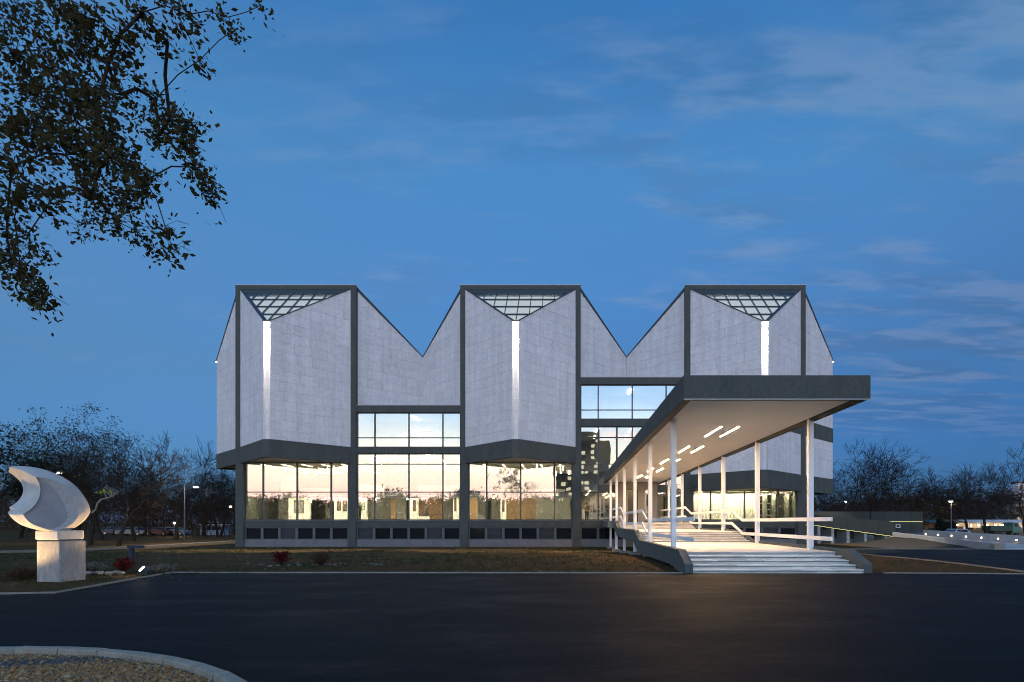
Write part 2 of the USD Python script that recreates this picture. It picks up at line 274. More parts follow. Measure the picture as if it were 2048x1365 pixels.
DRY = leafmat('dry_grass', (.14, .125, .095), (.21, .19, .15), .1)

def zg(x, y):
    t = np.clip((np.asarray(y, float) - 18) / 28, 0, 1); return -.75 * t * t * (3 - 2 * t) + 0 * np.asarray(x, float)
def G(px, py):
    """The point of the ground seen at a pixel of the photograph."""
    Y = 10.
    for _ in range(60): Y = .5 * Y + .5 * (EYE - float(zg(0, Y))) * F / (py - CY)
    return V((px - CX) / F * Y, Y, float(zg(0, Y)))
#%%BODY
# ------------------------------------------------------------------ the museum
rng = np.random.default_rng(7)
SC = F / 50.0                                   # photograph pixels per metre in the plane of the pillars (y = 50)
X_ = lambda px: (px - CX) / SC
Z_ = lambda py: EYE + (CY - py) / SC
BASE = -.74
CXS = [X_(591.0), X_(1040.85), X_(1491.2)]      # centres of the three crystals
YC, RW, PIN, POUT, NC = 55.56, 10.64, 5.08, 5.56, .27
ZT, ZN = 22.95, 18.29                           # wall top at the pillars and at the noses
ZB = 23.35                                      # top of the roof beams
museum = thing('museum_building', 'museum of three marble clad crystal blocks between dark concrete pillars, with lit windows', 'museum', (CXS[1], 50, BASE))
top_at = lambda d: ZT - (ZT - ZN) * (d - POUT) / (10.37 - POUT)   # wall top by distance from the crystal's centre along the nose axis
LOW = [(8.44, 6.95), (8.44, 6.95), (5.90, 4.38)]
NOSEL = glow('nose_lamp_light', (1., .86, .66), 60.)
NOSEI = 800000.
LAYL = glow('laylight_added_glow', (.92, .97, .96), .78)  # added emission in place of light from inside
WELL = glow('light_well_glow', (1., .86, .58), 26.)
panels = []                                     # every facing stone: (size in the picture, wall prim, mesh, material)
def rot(d, k):                                  # plan vector turned by quarter turns
    for _ in range(k % 4): d = V(-d[1], d[0])
    return d
def facing(wall, o, u, n, poly, course=.83, z0=8.44, big=True, thick=.03, lens=(1.15, 2.15)):
    """Individual facing stones, laid in courses with uneven lengths, clipped to the wall."""
    zmin, zmax, smin, smax = poly.bounds[1], poly.bounds[3], poly.bounds[0], poly.bounds[2]
    k = math.floor((zmin - z0) / course + 1e-6)
    while z0 + k * course < zmax:
        za, zb = z0 + k * course, z0 + (k + 1) * course
        s = smin - rng.uniform(0, 1.2)
        while s < smax:
            e = s + rng.uniform(*lens)
            if smax - e < .45: e = smax + .01
            q = sbox(s + .005, za + .006, e - .005, zb - .006).intersection(poly)
            if q.geom_type == 'Polygon' and q.area > .03:
                m = prism(q, V(*o, 0), V(*u, 0), V(0, 0, 1), V(*n, 0), 0., thick + rng.uniform(-.004, .006))
                c = m[0].mean(0); view = c - V(0, 0, EYE); dist = np.linalg.norm(view)
                seen = max(0., -np.dot(view / dist, V(*n, 0)))
                if c[2] > 5.2 and 11 < c[0] < 24 and c[2] < 15: seen *= .15      # behind the entrance roof
                panels.append((q.area * seen / dist ** 2 if big else 0., wall, m, MARBLE[rng.integers(6)]))
            s = e
        k += 1
walls_at = {}
for i, cx in enumerate(CXS):
    C = V(cx, YC)
    zlo, zlo2 = LOW[i]
    for k in range(4):                          # the four noses: 0 front, 1 right, 2 back, 3 left
        ax = rot(V(0, -1), k); sd = rot(V(1, 0), k)
        outer = (i == 0 and k == 3) or (i == 2 and k == 1)
        tipd = 10.65 if outer else 10.37
        vis = k in (0, 1, 3)
        valley = (k == 1 and i < 2) or (k == 3 and i > 0)
        for s in (-1, 1):
            if k == 2 or (k == 1 and s == 1) or (k == 3 and s == -1): facing_here = False
            else: facing_here = True
            # the wall runs from the pillar to the nose
            if k == 0: a = C + ax * POUT + sd * s * PIN
            else: a = C + ax * POUT + sd * s * (RW - POUT)
            b = C + ax * tipd + sd * s * NC
            if k == 1 and i < 2 or k == 3 and i > 0: b = C + ax * 10.365 + sd * s * .275
            L = np.linalg.norm(b - a); u = (b - a) / L
            n = V(u[1], -u[0]);  n = n if np.dot(n, ax) + np.dot(n, sd * s) > 0 else -n
            bot = zlo
            if valley:
                gap = 0 if (i == 0 or (i == 1 and k == 3)) else 1
                bot = (12.29, 14.88)[gap] + .04
                if k in (1, 3) and s == (1 if k == 1 else -1): bot = zlo2
            z1 = top_at(tipd) if outer else ZN
            poly = Polygon([(0, bot), (L, bot), (L, z1), (0, ZT)])
            o = a - n * .03
            w = obj('stone_wall', prism(poly, V(*o, 0), V(*u, 0), V(0, 0, 1), V(*n, 0), -.28, 0.), JOINT, museum)
            if facing_here:
                if i == 2 and not valley:       # the right-hand block carries a second band half way up
                    facing(w, o, u, n, Polygon([(0, 11.06), (L, 11.06), (L, z1), (0, ZT)]), z0=11.06)
                    facing(w, o, u, n, Polygon([(0, bot), (L, bot), (L, 9.59), (0, 9.59)]), z0=5.90, course=.9225)
                else: facing(w, o, u, n, poly)
            # dark concrete bands
            if not valley:
                for (zt, zb_) in ([(zlo, zlo2)] + ([(11.04, 9.61)] if i == 2 else [])):
                    e0, e1 = a - n * .25 , b - n * .25
                    pa = [a - n * .30, b - n * .30, b + n * .035, a + n * .035]
                    obj('concrete_band', hexa([(*p, zb_) for p in pa], [(*p, zt) for p in pa]), CONC, museum)
            # metal coping along the sloping top edge, deeper next to the pillar
            pa, pb = V(*(a + n * .05), 0), V(*(b + n * .05), 0); qa, qb = V(*(a - n * .30), 0), V(*(b - n * .30), 0)
            h0 = .10 if k == 0 else .34
            e = V(0, 0, 1)
            obj('roof_coping', hexa([qa + e * (ZT + .004), qb + e * (z1 + .004), pb + e * (z1 + .004), pa + e * (ZT + .004)], [qa + e * (ZT + h0), qb + e * (z1 + .09), pb + e * (z1 + .09), pa + e * (ZT + h0)]), COPING, museum)
        # the blunt nose, a narrow strip set back between the two walls, with its lamp
        if not valley:
            f0 = C + ax * (tipd - .14)
            z1 = ZN if not outer else top_at(tipd)
            nose = obj('nose_strip', hexa([(*(f0 + sd * t * (NC - .03) - ax * dd), zlo) for t, dd in ((-1, 0), (1, 0), (1, .3), (-1, .3))], [(*(f0 + sd * t * (NC - .03) - ax * dd), z1) for t, dd in ((-1, 0), (1, 0), (1, .3), (-1, .3))]), JOINT, museum)
            if k != 2:
                zz, zend = zlo, z1 - .02
                while zz < zend:
                    if i == 2 and 9.55 < zz + .4 < 11.1: zz = 11.06
                    ze = min(zz + .83, zend)
                    o2 = f0 - sd * (NC - .035)
                    m = prism(sbox(.0, zz + .008, 2 * NC - .07, ze - .008), V(*o2, 0), V(*sd, 0), V(0, 0, 1), V(*ax, 0), 0., .03)
                    panels.append((1.0 if k == 0 and zz > 5 else 0., nose, m, MARBLE[rng.integers(6)])); zz = ze
                for (zt, zb_) in ([(zlo, zlo2)] + ([(11.04, 9.61)] if i == 2 else [])):
                    f1 = C + ax * (tipd + .015)
                    obj('concrete_band', hexa([(*(f1 + sd * t * (NC + .012) - ax * dd), zb_) for t, dd in ((-1, 0), (1, 0), (1, .3), (-1, .3))], [(*(f1 + sd * t * (NC + .012) - ax * dd), zt - .002) for t, dd in ((-1, 0), (1, 0), (1, .3), (-1, .3))]), CONC, museum)
                # lamp housing and its lit tube under the tip
                c0 = C + ax * (tipd + .06)
                h = lambda d0, d1, w, za, zb_: hexa([(*(C + ax * d + sd * t * w), za) for t, d in ((-1, d1), (1, d1), (1, d0), (-1, d0))], [(*(C + ax * d + sd * t * w), zb_) for t, d in ((-1, d1), (1, d1), (1, d0), (-1, d0))])
                lamp = obj('nose_lamp', h(tipd - .058, tipd + .22, NC + .0, z1 - .10, z1 - .02), FRAMEG, museum)
                obj('lamp_tube', h(tipd + .01, tipd + .13, NC - .05, z1 - .16, z1 - .104), NOSEL, lamp)
                lp = UsdLux.SphereLight.Define(stage, str(lamp.GetPath()) + '/beam'); lp.CreateRadiusAttr(.03); lp.CreateIntensityAttr(NOSEI); lp.CreateColorAttr(Gf.Vec3f(1., .87, .70))
                lp.AddTransformOp().Set(Gf.Matrix4d().SetTranslate(Gf.Vec3d(*map(float, V(*(C + ax * (tipd - .02)), z1 - .22) - origin[museum.GetPath()]))))
                sa = UsdLux.ShapingAPI.Apply(lp.GetPrim()); sa.CreateShapingConeAngleAttr(30.); sa.CreateShapingConeSoftnessAttr(.3)
        # soffit board under the front and outer noses
        if not valley and k != 2:
            zs = zlo2 + .16
            tri = [C + ax * (POUT + .3) - sd * 4.6, C + ax * (POUT + .3) + sd * 4.6, C + ax * (tipd - .55) + sd * .25, C + ax * (tipd - .55) - sd * .25]
            obj('soffit', hexa([(*t, zs) for t in tri], [(*t, zs + .08) for t in tri]), SOFFIT, museum)
            tri2 = [C + ax * (POUT + .2) - sd * 5.0, C + ax * (POUT + .2) + sd * 5.0, C + ax * (tipd - .35) + sd * .2, C + ax * (tipd - .35) - sd * .2]
            obj('nose_floor', hexa([(*t, zs + .1) for t in tri2], [(*t, zs + .3) for t in tri2]), COPING, museum)
        # roof beam between the pillars
        e0 = [C + ax * d + sd * t * (PIN - .28) for t, d in ((-1, POUT), (1, POUT), (1, POUT - .5), (-1, POUT - .5))]
        obj('roof_beam', hexa([(*p, 22.99) for p in e0], [(*p, ZB) for p in e0]), CONC, museum)
        e1 = [C + ax * d + sd * t * (POUT + .02) for t, d in ((-1, POUT + .03), (1, POUT + .03), (1, POUT - .3), (-1, POUT - .3))]
        if k in (0, 2): obj('beam_coping', hexa([(*p, ZB + .002) for p in e1], [(*p, ZB + .06) for p in e1]), LIGHTC, museum)
        # sloping skylight: rim, bars and panes
        if k != 2:
            o = V(*(C + ax * (POUT - .02)), ZT - .03); du = V(*sd, 0); dn = V(*(ax * (10.30 - POUT + .02)), ZN - ZT); Ls = np.linalg.norm(dn); dn /= Ls
            nn = np.cross(du, dn); nn = nn if nn[2] > 0 else -nn
            hw = lambda v: (PIN - .12) - (PIN - .12 - .2) * v / Ls
            tri = Polygon([(-hw(0), 0), (hw(0), 0), (hw(Ls), Ls), (-hw(Ls), Ls)])
            rim = tri.difference(tri.buffer(-.085, join_style=2))
            head = sbox(-6, -.1, 6, Ls * .13).intersection(tri)
            sk = obj('skylight', prism(shapely.union_all([rim, head]), o, du, dn, nn, -.10, .06), FRAME, museum)
            if k == 0:
                inner = tri.buffer(-.08, join_style=2)
                us = [j * 1.06 for j in range(-4, 5)]; vs = [Ls * t for t in (.13, .32, .55, .785, 1.)]
                for uu in us:
                    q = sbox(uu - .03, vs[0] - .01, uu + .03, Ls).intersection(inner)
                    if q.area > .03: obj('glazing_bar', prism(q, o, du, dn, nn, -.10, .05), FRAME, sk)
                for vv in vs[1:4]:
                    q = sbox(-6, vv - .03, 6, vv + .03).intersection(inner)
                    obj('glazing_bar', prism(q, o, du, dn, nn, -.09, .047), FRAME, sk)
                for ua, ub in zip([-6] + us, us + [6]):
                    for va, vb in zip(vs[:-1], vs[1:]):
                        q = sbox(ua + .032, va + .032, ub - .032, vb - .032).intersection(inner)
                        if q.area > .02: obj('glass_pane', prism(q, o, du, dn, nn, -.012, .012), SKYGL, sk)
                # pale laylight behind the glass; its own glow is added to brighten the panes
                obj('glowing_laylight', prism(tri.buffer(-.15), o, du, dn, nn, -.62, -.55), LAYL, museum)
                lw = [C + ax * (POUT - .62), C + ax * (POUT - .55)]
                obj('light_well_lamp', bx(cx - 3.4, cx + 3.4, YC - POUT + .36, YC - POUT + .42, 22.12, 22.26), WELL, museum)
            else:
                obj('glass_pane', prism(tri.buffer(-.1), o, du, dn, nn, -.012, .012), SKYGL, sk)
    # pillars: the two front ones in full, the others
    for sx in (-1, 1):
        for sy in (-1, 1):
            xa, xb = sorted((cx + sx * (POUT - .76), cx + sx * POUT)); ya, yb = sorted((YC + sy * (POUT - .76), YC + sy * POUT))
            obj('concrete_pillar', bevel_box(xa, xb, ya, yb, BASE - .3, ZB - .003, .02), CONC, museum)
    obj('flat_roof', bx(cx - 5.05, cx + 5.05, YC - 5.05, YC + 5.05, 22.99 + .05, 23.25), GREYC, museum)

# facing stones: the 300 that show largest one by one, the others joined wall by wall's thing
panels.sort(key=lambda p: -p[0])
for _, w, m, mt in panels[:300]: obj('stone_panel', m, mt, w)
rest = {}
for _, w, m, mt in panels[300:]: rest.setdefault(mt.GetPath(), []).append((m, mt))
for ms in rest.values(): obj('stone_panels', cat_(*[m for m, _ in ms]), ms[0][1], museum, kind='stuff')

# windows -------------------------------------------------------------
YG = 50.34
def window(x0, x1, z0, z1, mull, trans, name='window', fm=FRAME, yg=YG):
    fr = cat_(bx(x0, x0 + .07, yg - .09, yg + .07, z0, z1), bx(x1 - .07, x1, yg - .09, yg + .07, z0, z1), bx(x0 + .07, x1 - .07, yg - .088, yg + .068, z0, z0 + .08), bx(x0 + .07, x1 - .07, yg - .088, yg + .068, z1 - .07, z1))
    w = obj(name, fr, fm, museum)
    for x in mull: obj('mullion', bx(x - .055, x + .055, yg - .10, yg + .08, z0 + .08, z1 - .07), fm, w)
    xs = [x0 + .07] + sorted(mull) + [x1 - .07]; zs = [z0 + .08] + sorted(trans) + [z1 - .07]
    for a, b, first, last in [(xs[j], xs[j + 1], j == 0, j == len(xs) - 2) for j in range(len(xs) - 1)]:
        a2, b2 = a + (0 if first else .055), b - (0 if last else .055)
        for z in trans: obj('transom', bx(a2, b2, yg - .07, yg + .05, z - .04, z + .04), fm, w)
        for c, d, f2, l2 in [(zs[j], zs[j + 1], j == 0, j == len(zs) - 2) for j in range(len(zs) - 1)]:
            tilt = rng.uniform(-.002, .002, 2)
            v, f = bx(a2, b2, -.008, .008, c + (0 if f2 else .04), d - (0 if l2 else .04))
            v[:, 1] += yg + (v[:, 0] - (a2 + b2) / 2) * tilt[0] + (v[:, 2] - (c + d) / 2) * tilt[1]
            obj('glass_pane', (v, f), GLASS, w)
    return w
bay = POUT - .76
for i in (0, 1):
    window(CXS[i] - bay, CXS[i] + bay, 1.70, LOW[i][1] + .1, [CXS[i] - 3.15, CXS[i], CXS[i] + 3.15], [4.30])
window(CXS[2] - bay, CXS[2] + bay, 1.70, 4.36 + .1, [CXS[2] - 3.15, CXS[2], CXS[2] + 3.15], [])
g0 = (CXS[0] + POUT, CXS[1] - POUT); g1 = (CXS[1] + POUT, CXS[2] - POUT)
m0 = sum(g0) / 2; m1 = sum(g1) / 2
ms0 = [m0 - 3.15, m0, m0 + 3.15]; ms1 = [X_(1196.8), X_(1265.3), X_(1333.5)]
window(*g0, 8.44, 11.66, ms0, [9.35]); window(*g0, 1.70, 7.86, ms0, [4.30, 6.89])
window(*g1, 11.04, 14.25, ms1, [11.92]); window(g1[0], X_(1234), 1.70, 10.38, [ms1[0]], [4.28, 6.90, 9.37])
window(X_(1234.6), X_(1314), 5.62, 10.38, [ms1[1]], [6.90, 9.37]); window(X_(1314.6), g1[1], 1.70, 10.38, [X_(1333.5)], [4.28, 6.90, 9.37])
def beam(x0, x1, z0, z1, y0=50.06, name='concrete_beam', m=CONC, y1=50.62): obj(name, bx(x0 + .003, x1 - .003, y0, y1, z0, z1), m, museum)
beam(*g0, 11.665, 12.29); beam(*g0, 7.865, 8.435); beam(*g1, 14.255, 14.88); beam(*g1, 10.385, 11.035)
for x0, x1 in (g0, g1): obj('beam_coping', bx(x0 + .004, x1 - .004, 50.03, 50.4, {g0: 12.293, g1: 14.883}[(x0, x1)], {g0: 12.33, g1: 14.92}[(x0, x1)]), LIGHTC, museum)
obj('terrace_roof', bx(*g0, 50.42, 56.5, 11.7, 12.26), GREYC, museum); obj('terrace_roof', bx(*g1, 50.42, 56.5, 14.3, 14.85), GREYC, museum)
# sill, cellar windows, plinth for every bay
bays = [(CXS[0] - bay, CXS[0] + bay, 'ddlddd'), (*g0, 'ldddld'), (CXS[1] - bay, CXS[1] + bay, 'dlddld'), (*g1, 'dddddd'), (CXS[2] - bay, CXS[2] + bay, 'dlddld')]
for x0, x1, kinds in bays:
    beam(x0, x1, 1.03, 1.695, 50.10, 'sill_beam')
    obj('sill_ledge', bx(x0 + .004, x1 - .004, 50.04, 50.2, 1.64, 1.692), FRAMEG, museum)
    obj('plinth', bx(x0 + .002, x1 - .002, 50.14, 50.7, BASE - .4, -.10), PLINTH, museum)
    wv = (x1 - x0) / 6
    fr = obj('cellar_window', cat_(bx(x0 + .004, x1 - .004, 50.2, 50.4, -.097, -.03), bx(x0 + .004, x1 - .004, 50.2, 50.4, .96, 1.026), *[bx(x0 + wv * j - (.11 if j else 0) + (0 if j else .004), x0 + wv * j + (.11 if j < 6 else 0) - (.004 if j == 6 else 0), 50.2, 50.4, -.028, .958) for j in range(7)]), FRAMEG, museum)
    for j, kd in enumerate(kinds):
        a, b = x0 + wv * j + .11, x0 + wv * (j + 1) - .11
        if kd == 'd': obj('glass_pane', bx(a, b, 50.36, 50.38, -.03, .96), DARKGL, fr, label='dark glass pane')
        else:
            sl = []
            for q in range(9):
                v, f = bx(a + .004, b - .004, -.06, .06, -.006, .006); t = .7
                v[:, 1:] = v[:, 1:] @ np.array([[math.cos(t), math.sin(t)], [-math.sin(t), math.cos(t)]]); v += V(0, 50.29, .025 + .11 * q); sl.append((v, f))
            obj('louvre', cat_(bx(a, b, 50.37, 50.39, -.03, .96), *sl), LOUVRE, fr, label='slatted metal louvre')

# inside: floors, ceilings, walls and lamps behind the glass
XL, XR_ = CXS[0] - 5.0, CXS[2] + 5.0
def ins(name, m, mt, **k): return obj(name, m, mt, museum, **k)
ins('gallery_floor', bx(XL, XR_, 50.65, 63, 1.35, 1.62), GALF)
ins('gallery_slab', bx(XL, g1[0] - .4, 50.75, 63, 4.02, 4.30), GALC)
ins('gallery_slab', bx(XL, g0[0] - .8, 50.75, 63, 7.05, 7.4), GALC); ins('gallery_slab', bx(g0[1] + .8, g1[0] - .8, 50.75, 63, 7.05, 7.4), GALC)
ins('gallery_slab', bx(g0[0] - .79, g0[1] + .79, 50.75, 58, 7.9, 8.4), GALC)
ins('gallery_slab', bx(g0[0] + .01, g0[1] - .01, 50.75, 55.2, 11.60, 11.69), GALW)
ins('gallery_slab', bx(g1[0] - .3, g1[1] + .3, 52.0, 63, 4.6, 4.9), GALC)
ins('gallery_slab', bx(g1[0] + .01, g1[1] - .01, 50.75, 60, 10.4, 11.0), GALC); ins('gallery_slab', bx(g1[0] + .01, g1[1] - .01, 50.75, 60, 14.2, 14.29), GALW)
ins('gallery_slab', bx(g1[1] + .1, XR_, 50.75, 63, 4.40, 4.7), GALC)
ins('gallery_wall', bx(XL, g1[0], 63.0, 63.3, 1.0, 8.4), GREYW); ins('gallery_wall', bx(g1[0] + .02, XR_, 63.0, 63.3, 1.0, 11.), GALW)
ins('gallery_wall', bx(XL - .3, XL, 50.9, 63, -.7, 7.4), CONC); ins('gallery_wall', bx(XR_, XR_ + .3, 50.9, 63, -.7, 7.4), CONC)
ins('gallery_wall', bx(g0[0], g0[1], 55.3, 55.5, 8.41, 11.6), GALW); ins('gallery_wall', bx(g1[0], g1[1], 55.3, 55.5, 11.01, 14.2), GALW)
for x in (g0[0] - .1, g0[1] + .02): ins('gallery_wall', bx(x, x + .08, 50.8, 56, 8.41, 11.6), GALW)
for x in (g1[0] - .1, g1[1] + .02): ins('gallery_wall', bx(x, x + .08, 50.8, 56, 11.01, 14.2), GALW)
LAMP = glow('gallery_lamp_light', (1., .78, .46), 17.0); LAMPL = glow('added_cove_low', (1., .84, .55), 170.); LAMPR = glow('added_cove_bright', (1., .86, .52), 300.); LAMPU = glow('gallery_lamp_upper', (1., .8, .5), 9.); LAMPC = glow('gallery_lamp_cool', (1., .88, .72), 24.0); SPOT = glow('gallery_spot_light', (1., .86, .62), 40.)
def lamp_row(x0, x1, y, z, n, m=LAMP, w=.05, l=2.2):
    for j in range(n):                           # slim track lamps running into the depth of the room
        x = x0 + (x1 - x0) * (j + .5) / n
        ins('ceiling_lamp', bx(x - w, x + w, y, y + l, z - .06, z - .005), m)
def added_cove(x0, x1, z, m, n):
    ins('added_cove_board', bx(x0, x1, 50.96, 51.0, z - .22, z - .002), GALC)
    for j in range(n):                           # unseen lamps added to light the room front; the added board hides them
        a, b_ = x0 + (x1 - x0) * j / n + .1, x0 + (x1 - x0) * (j + 1) / n - .1
        ins('added_cove_lamp', bx(a, b_, 51.06, 51.16, z - .09, z - .03), m)
added_cove(XL + .05, g1[0] - .5, 4.018, LAMPL, 14)
for y in (55., 58.5): lamp_row(XL, g1[0] - .5, y, 4.015, 13, LAMPU)
for y in (51.6, 55.2, 59.): lamp_row(XL, g0[0] - 1, y, 7.04, 5, LAMPU); lamp_row(g0[1] + 1, g1[0] - 1, y, 7.04, 5, LAMPU)
for y in (51.6, 54.8): lamp_row(*g0, y, 7.89, 5, LAMPU)
lamp_row(*g0, 51.4, 11.59, 1, LAMPC, .08); lamp_row(*g1, 51.4, 14.19, 1, LAMPC, .08)
for y in (52.6, 56., 59.5): lamp_row(g1[0], g1[1], y, 4.59, 5, LAMPU)
lamp_row(*g1, 51.4, 10.39, 3, LAMPU); lamp_row(*g1, 55.2, 10.39, 3, LAMPU)
added_cove(g1[1] + .85, XR_ - .2, 4.398, LAMPR, 5)
for y in (54., 57.5): lamp_row(g1[1] + .3, XR_, y, 4.395, 7, LAMPU)
for j in range(46):                              # small spotlights under the ceilings
    x = rng.uniform(XL + .5, g1[0] - .7); up = rng.random() < .7; y = rng.uniform(51.3, 60.)
    z = (6.75 if not g0[0] - .8 < x < g0[1] + .8 else 7.6) if up else 3.8
    ins('spotlight', cat_(disc((x, y, z + .12), .03, .3, 6), disc((x, y, z - .05), .07, .1, 10)), SPOT if j % 2 else LAMPC)
ins('hanging_lamp', bx(X_(806), X_(842), 53.2, 53.3, 10.5, 10.56), glow('hanging_lamp_light', (1., .9, .75), 8.))
# partitions seen through the windows: (pixel x0, x1, y of the wall, top z, material)
for x0, x1, y, zt, m in [(556, 576, 55., 3.98, GREYW), (577, 619, 53.2, 3.98, GALW), (650, 664, 55.5, 3.98, GREYW), (668, 697, 53.4, 3.98, GALW), (714, 733, 52.6, 3.98, GALW), (735, 782, 56., 3.98, GREYW), (782, 792, 55., 3.98, WOODP),
                      (793, 812, 54.5, 3.98, GREYW), (817, 836, 53.4, 3.98, GALW), (837, 884, 56.4, 3.98, WOODP), (886, 905, 56., 3.98, GREYW), (906, 917, 53., 3.98, GALW), (938, 955, 54., 3.98, WOODP), (956, 971, 55., 3.98, GREYW),
                      (982, 1001, 56., 3.98, GREYW), (1001, 1012, 53.2, 3.98, GALW), (1012, 1072, 55.6, 3.98, WOODP), (1072, 1141, 54.2, 3.98, GREYW), (793, 816, 54.2, 10.6, GALW), (858, 882, 54.4, 10.6, GALW), (1282, 1312, 54.6, 13.2, GALW)]:
    s = y / F; bz = 1.63 if zt < 5 else (8.41 if zt < 11 else 11.01)
    ins('partition_wall', bx((x0 - CX) * s, (x1 - CX) * s, y, y + .35, bz, zt + (.03 if zt < 5 else 0)), m)
for x0, x1, z0, z1, y in [(520, 560, 4.31, 5.6, 59.), (560, 592, 4.31, 6.4, 57.), (600, 660, 4.31, 5.3, 60.), (720, 768, 4.31, 5.5, 58.), (836, 915, 4.31, 5.6, 60.), (1000, 1130, 4.31, 5.2, 60.)]:
    ins('upper_partition', bx((x0 - CX) * y / F, (x1 - CX) * y / F, y, y + .3, z0, z1), GALW)
# curtains behind the right-hand window
cxs = np.arange(CXS[2] - bay + .15, CXS[2] + 1.7, .03)
cur = np.c_[cxs, 52.1 + .07 * np.sin(cxs * 21) + .03 * np.sin(cxs * 47 + 1), 0 * cxs]; nc = len(cxs)
cv_ = np.vstack([cur + V(0, 0, 1.64), cur + V(0, 0, 4.36), cur + V(0, .012, 1.64), cur + V(0, .012, 4.36)])
kk = np.arange(nc - 1)[:, None]; cf = np.vstack([kk + [0, 1, nc], kk + [1, nc + 1, nc], kk + 2 * nc + [0, nc, 1], kk + 2 * nc + [1, nc, nc + 1]])
ins('curtain', (cv_, cf), GALW)
for x in (CXS[2] + 2.2, CXS[2] + 3.0, CXS[2] + 4.3): ins('inner_column', bx(x, x + .35, 51.5, 51.9, 1.63, 4.39), GREYW)
for z in (2.2, 2.8, 3.4): ins('shelf', bx(CXS[2] + 2.4, CXS[2] + 4.7, 55.5, 55.9, z, z + .06), GALW)
# entrance portal behind the entrance roof
ex0, ex1 = X_(1235.2), X_(1313.4)
po = ins('entrance_portal', cat_(bx(ex0, ex0 + .92, 49.6, 50.7, 1.50, 5.6), bx(ex0 + 1.85, ex0 + 2.45, 49.6, 50.7, 1.50, 5.6), bx(ex1 - .62, ex1, 49.6, 50.7, 1.50, 5.6), bx(ex0 + .92, ex0 + 1.85, 49.6, 50.7, 4.55, 5.6), bx(ex0 + 2.45, ex1 - .62, 49.6, 50.7, 4.55, 5.6)), TAUPE)
for j in range(15):
    x = ex0 + .03 + j * .245
    if not (ex0 + .85 < x < ex0 + 1.85 or ex0 + 2.4 < x < ex1 - .66): obj('cladding_rib', bx(x, x + .06, 49.56, 49.6, 1.5, 5.6), TAUPE, po)
dr = obj('door', cat_(bx(ex0 + .93, ex0 + 1.03, 49.9, 50., 1.5, 4.54), bx(ex0 + 1.75, ex0 + 1.84, 49.9, 50., 1.5, 4.54), bx(ex0 + 1.03, ex0 + 1.75, 49.9, 50., 4.40, 4.54), bx(ex0 + 1.03, ex0 + 1.75, 49.94, 49.96, 1.5, 4.4)), plain('dark_door', (.012, .013, .014), .25), po)
obj('glass_pane', bx(ex0 + 2.46, ex1 - .63, 50.2, 50.22, 1.52, 4.54), GLASS, po)
ins('dark_poster', bx(ex0 + 2.75, ex1 - .72, 50.5, 50.52, 3.0, 4.45), plain('poster_dark', (.02, .022, .03), .5))
beam(X_(1197), X_(1234.4), 4.32, 4.98, 50.16, 'door_lintel', CONC2, 50.24); beam(X_(1314.6), X_(1340), 4.32, 4.98, 50.16, 'door_lintel', CONC2, 50.24)
# museum shop shelving
sh = ins('shop_shelving', cat_(*[bx(2.35 + j * .42, 2.39 + j * .42, 54.2, 54.5, 1.63, 3.6) for j in range(9)], *[bx(2.35, 5.79, 54.2, 54.5, 1.63 + j * .42, 1.67 + j * .42) for j in range(5)], bx(2.3, 5.8, 54.5, 54.6, 1.63, 3.65)), GALW)
BOOKS = [grain('book_cover_' + n, a, b) for n, a, b in (('black', (.1, .1, .12), (.12, .12, .14)), ('red', (.3, .06, .05), (.32, .07, .05)), ('dark', (.02, .02, .03), (.03, .03, .04)), ('cream', (.3, .3, .25), (.34, .33, .3)), ('blue', (.08, .14, .2), (.1, .16, .22)))]
for j in range(22):
    a, b = rng.integers(8), rng.integers(4)
    obj('shelf_item', bevel_box(2.42 + a * .42, 2.70 + a * .42, 54.1, 54.4, 1.68 + b * .42, 1.92 + b * .42, .005), BOOKS[j % 5], sh)
ins('reception_desk', bevel_box(1.75, 2.5, 52.6, 53.2, 1.63, 2.7, .02), GALW); ins('shop_wall', bx(5.9, 9.0, 56., 56.2, 1.63, 4.5), GALW)
# ------------------------------------------------------------------ ground
def drape(poly, dz, step=1.5, rough=0., seed=3):
    """A sheet over the ground: the polygon cut into strips along y and laid on zg + dz."""
    x0, y0, x1, y1 = poly.bounds; ms = []
    ys = np.arange(y0, y1 + step, step)
    for a in ys:
        near = 16 < a < 48 and rough
        cells = [sbox(x0 - 1, a, x1 + 1, a + step)] if not rough else [sbox(xa, a, xa + 2 * step, a + step) for xa in np.arange(x0, x1, 2 * step)]
        for c in cells:
            q = c.intersection(poly)
            for g in getattr(q, 'geoms', [q]):
                if g.geom_type == 'Polygon' and g.area > 1e-5:
                    v, f = trimesh.creation.triangulate_polygon(g, engine='earcut'); ms.append((np.c_[v, np.zeros(len(v))], f))
    v, f = cat_(*ms)
    v[:, 2] = zg(v[:, 0], v[:, 1]) + dz
    if rough: v[:, 2] += rough * (meshkit.fbm(v * V(.35, .35, 0) + 5.3, 4, seed) - .5)
    f = np.where((np.cross(v[f[:, 1]] - v[f[:, 0]], v[f[:, 2]] - v[f[:, 0]])[:, 2] < 0)[:, None], f[:, ::-1], f)
    return v, f
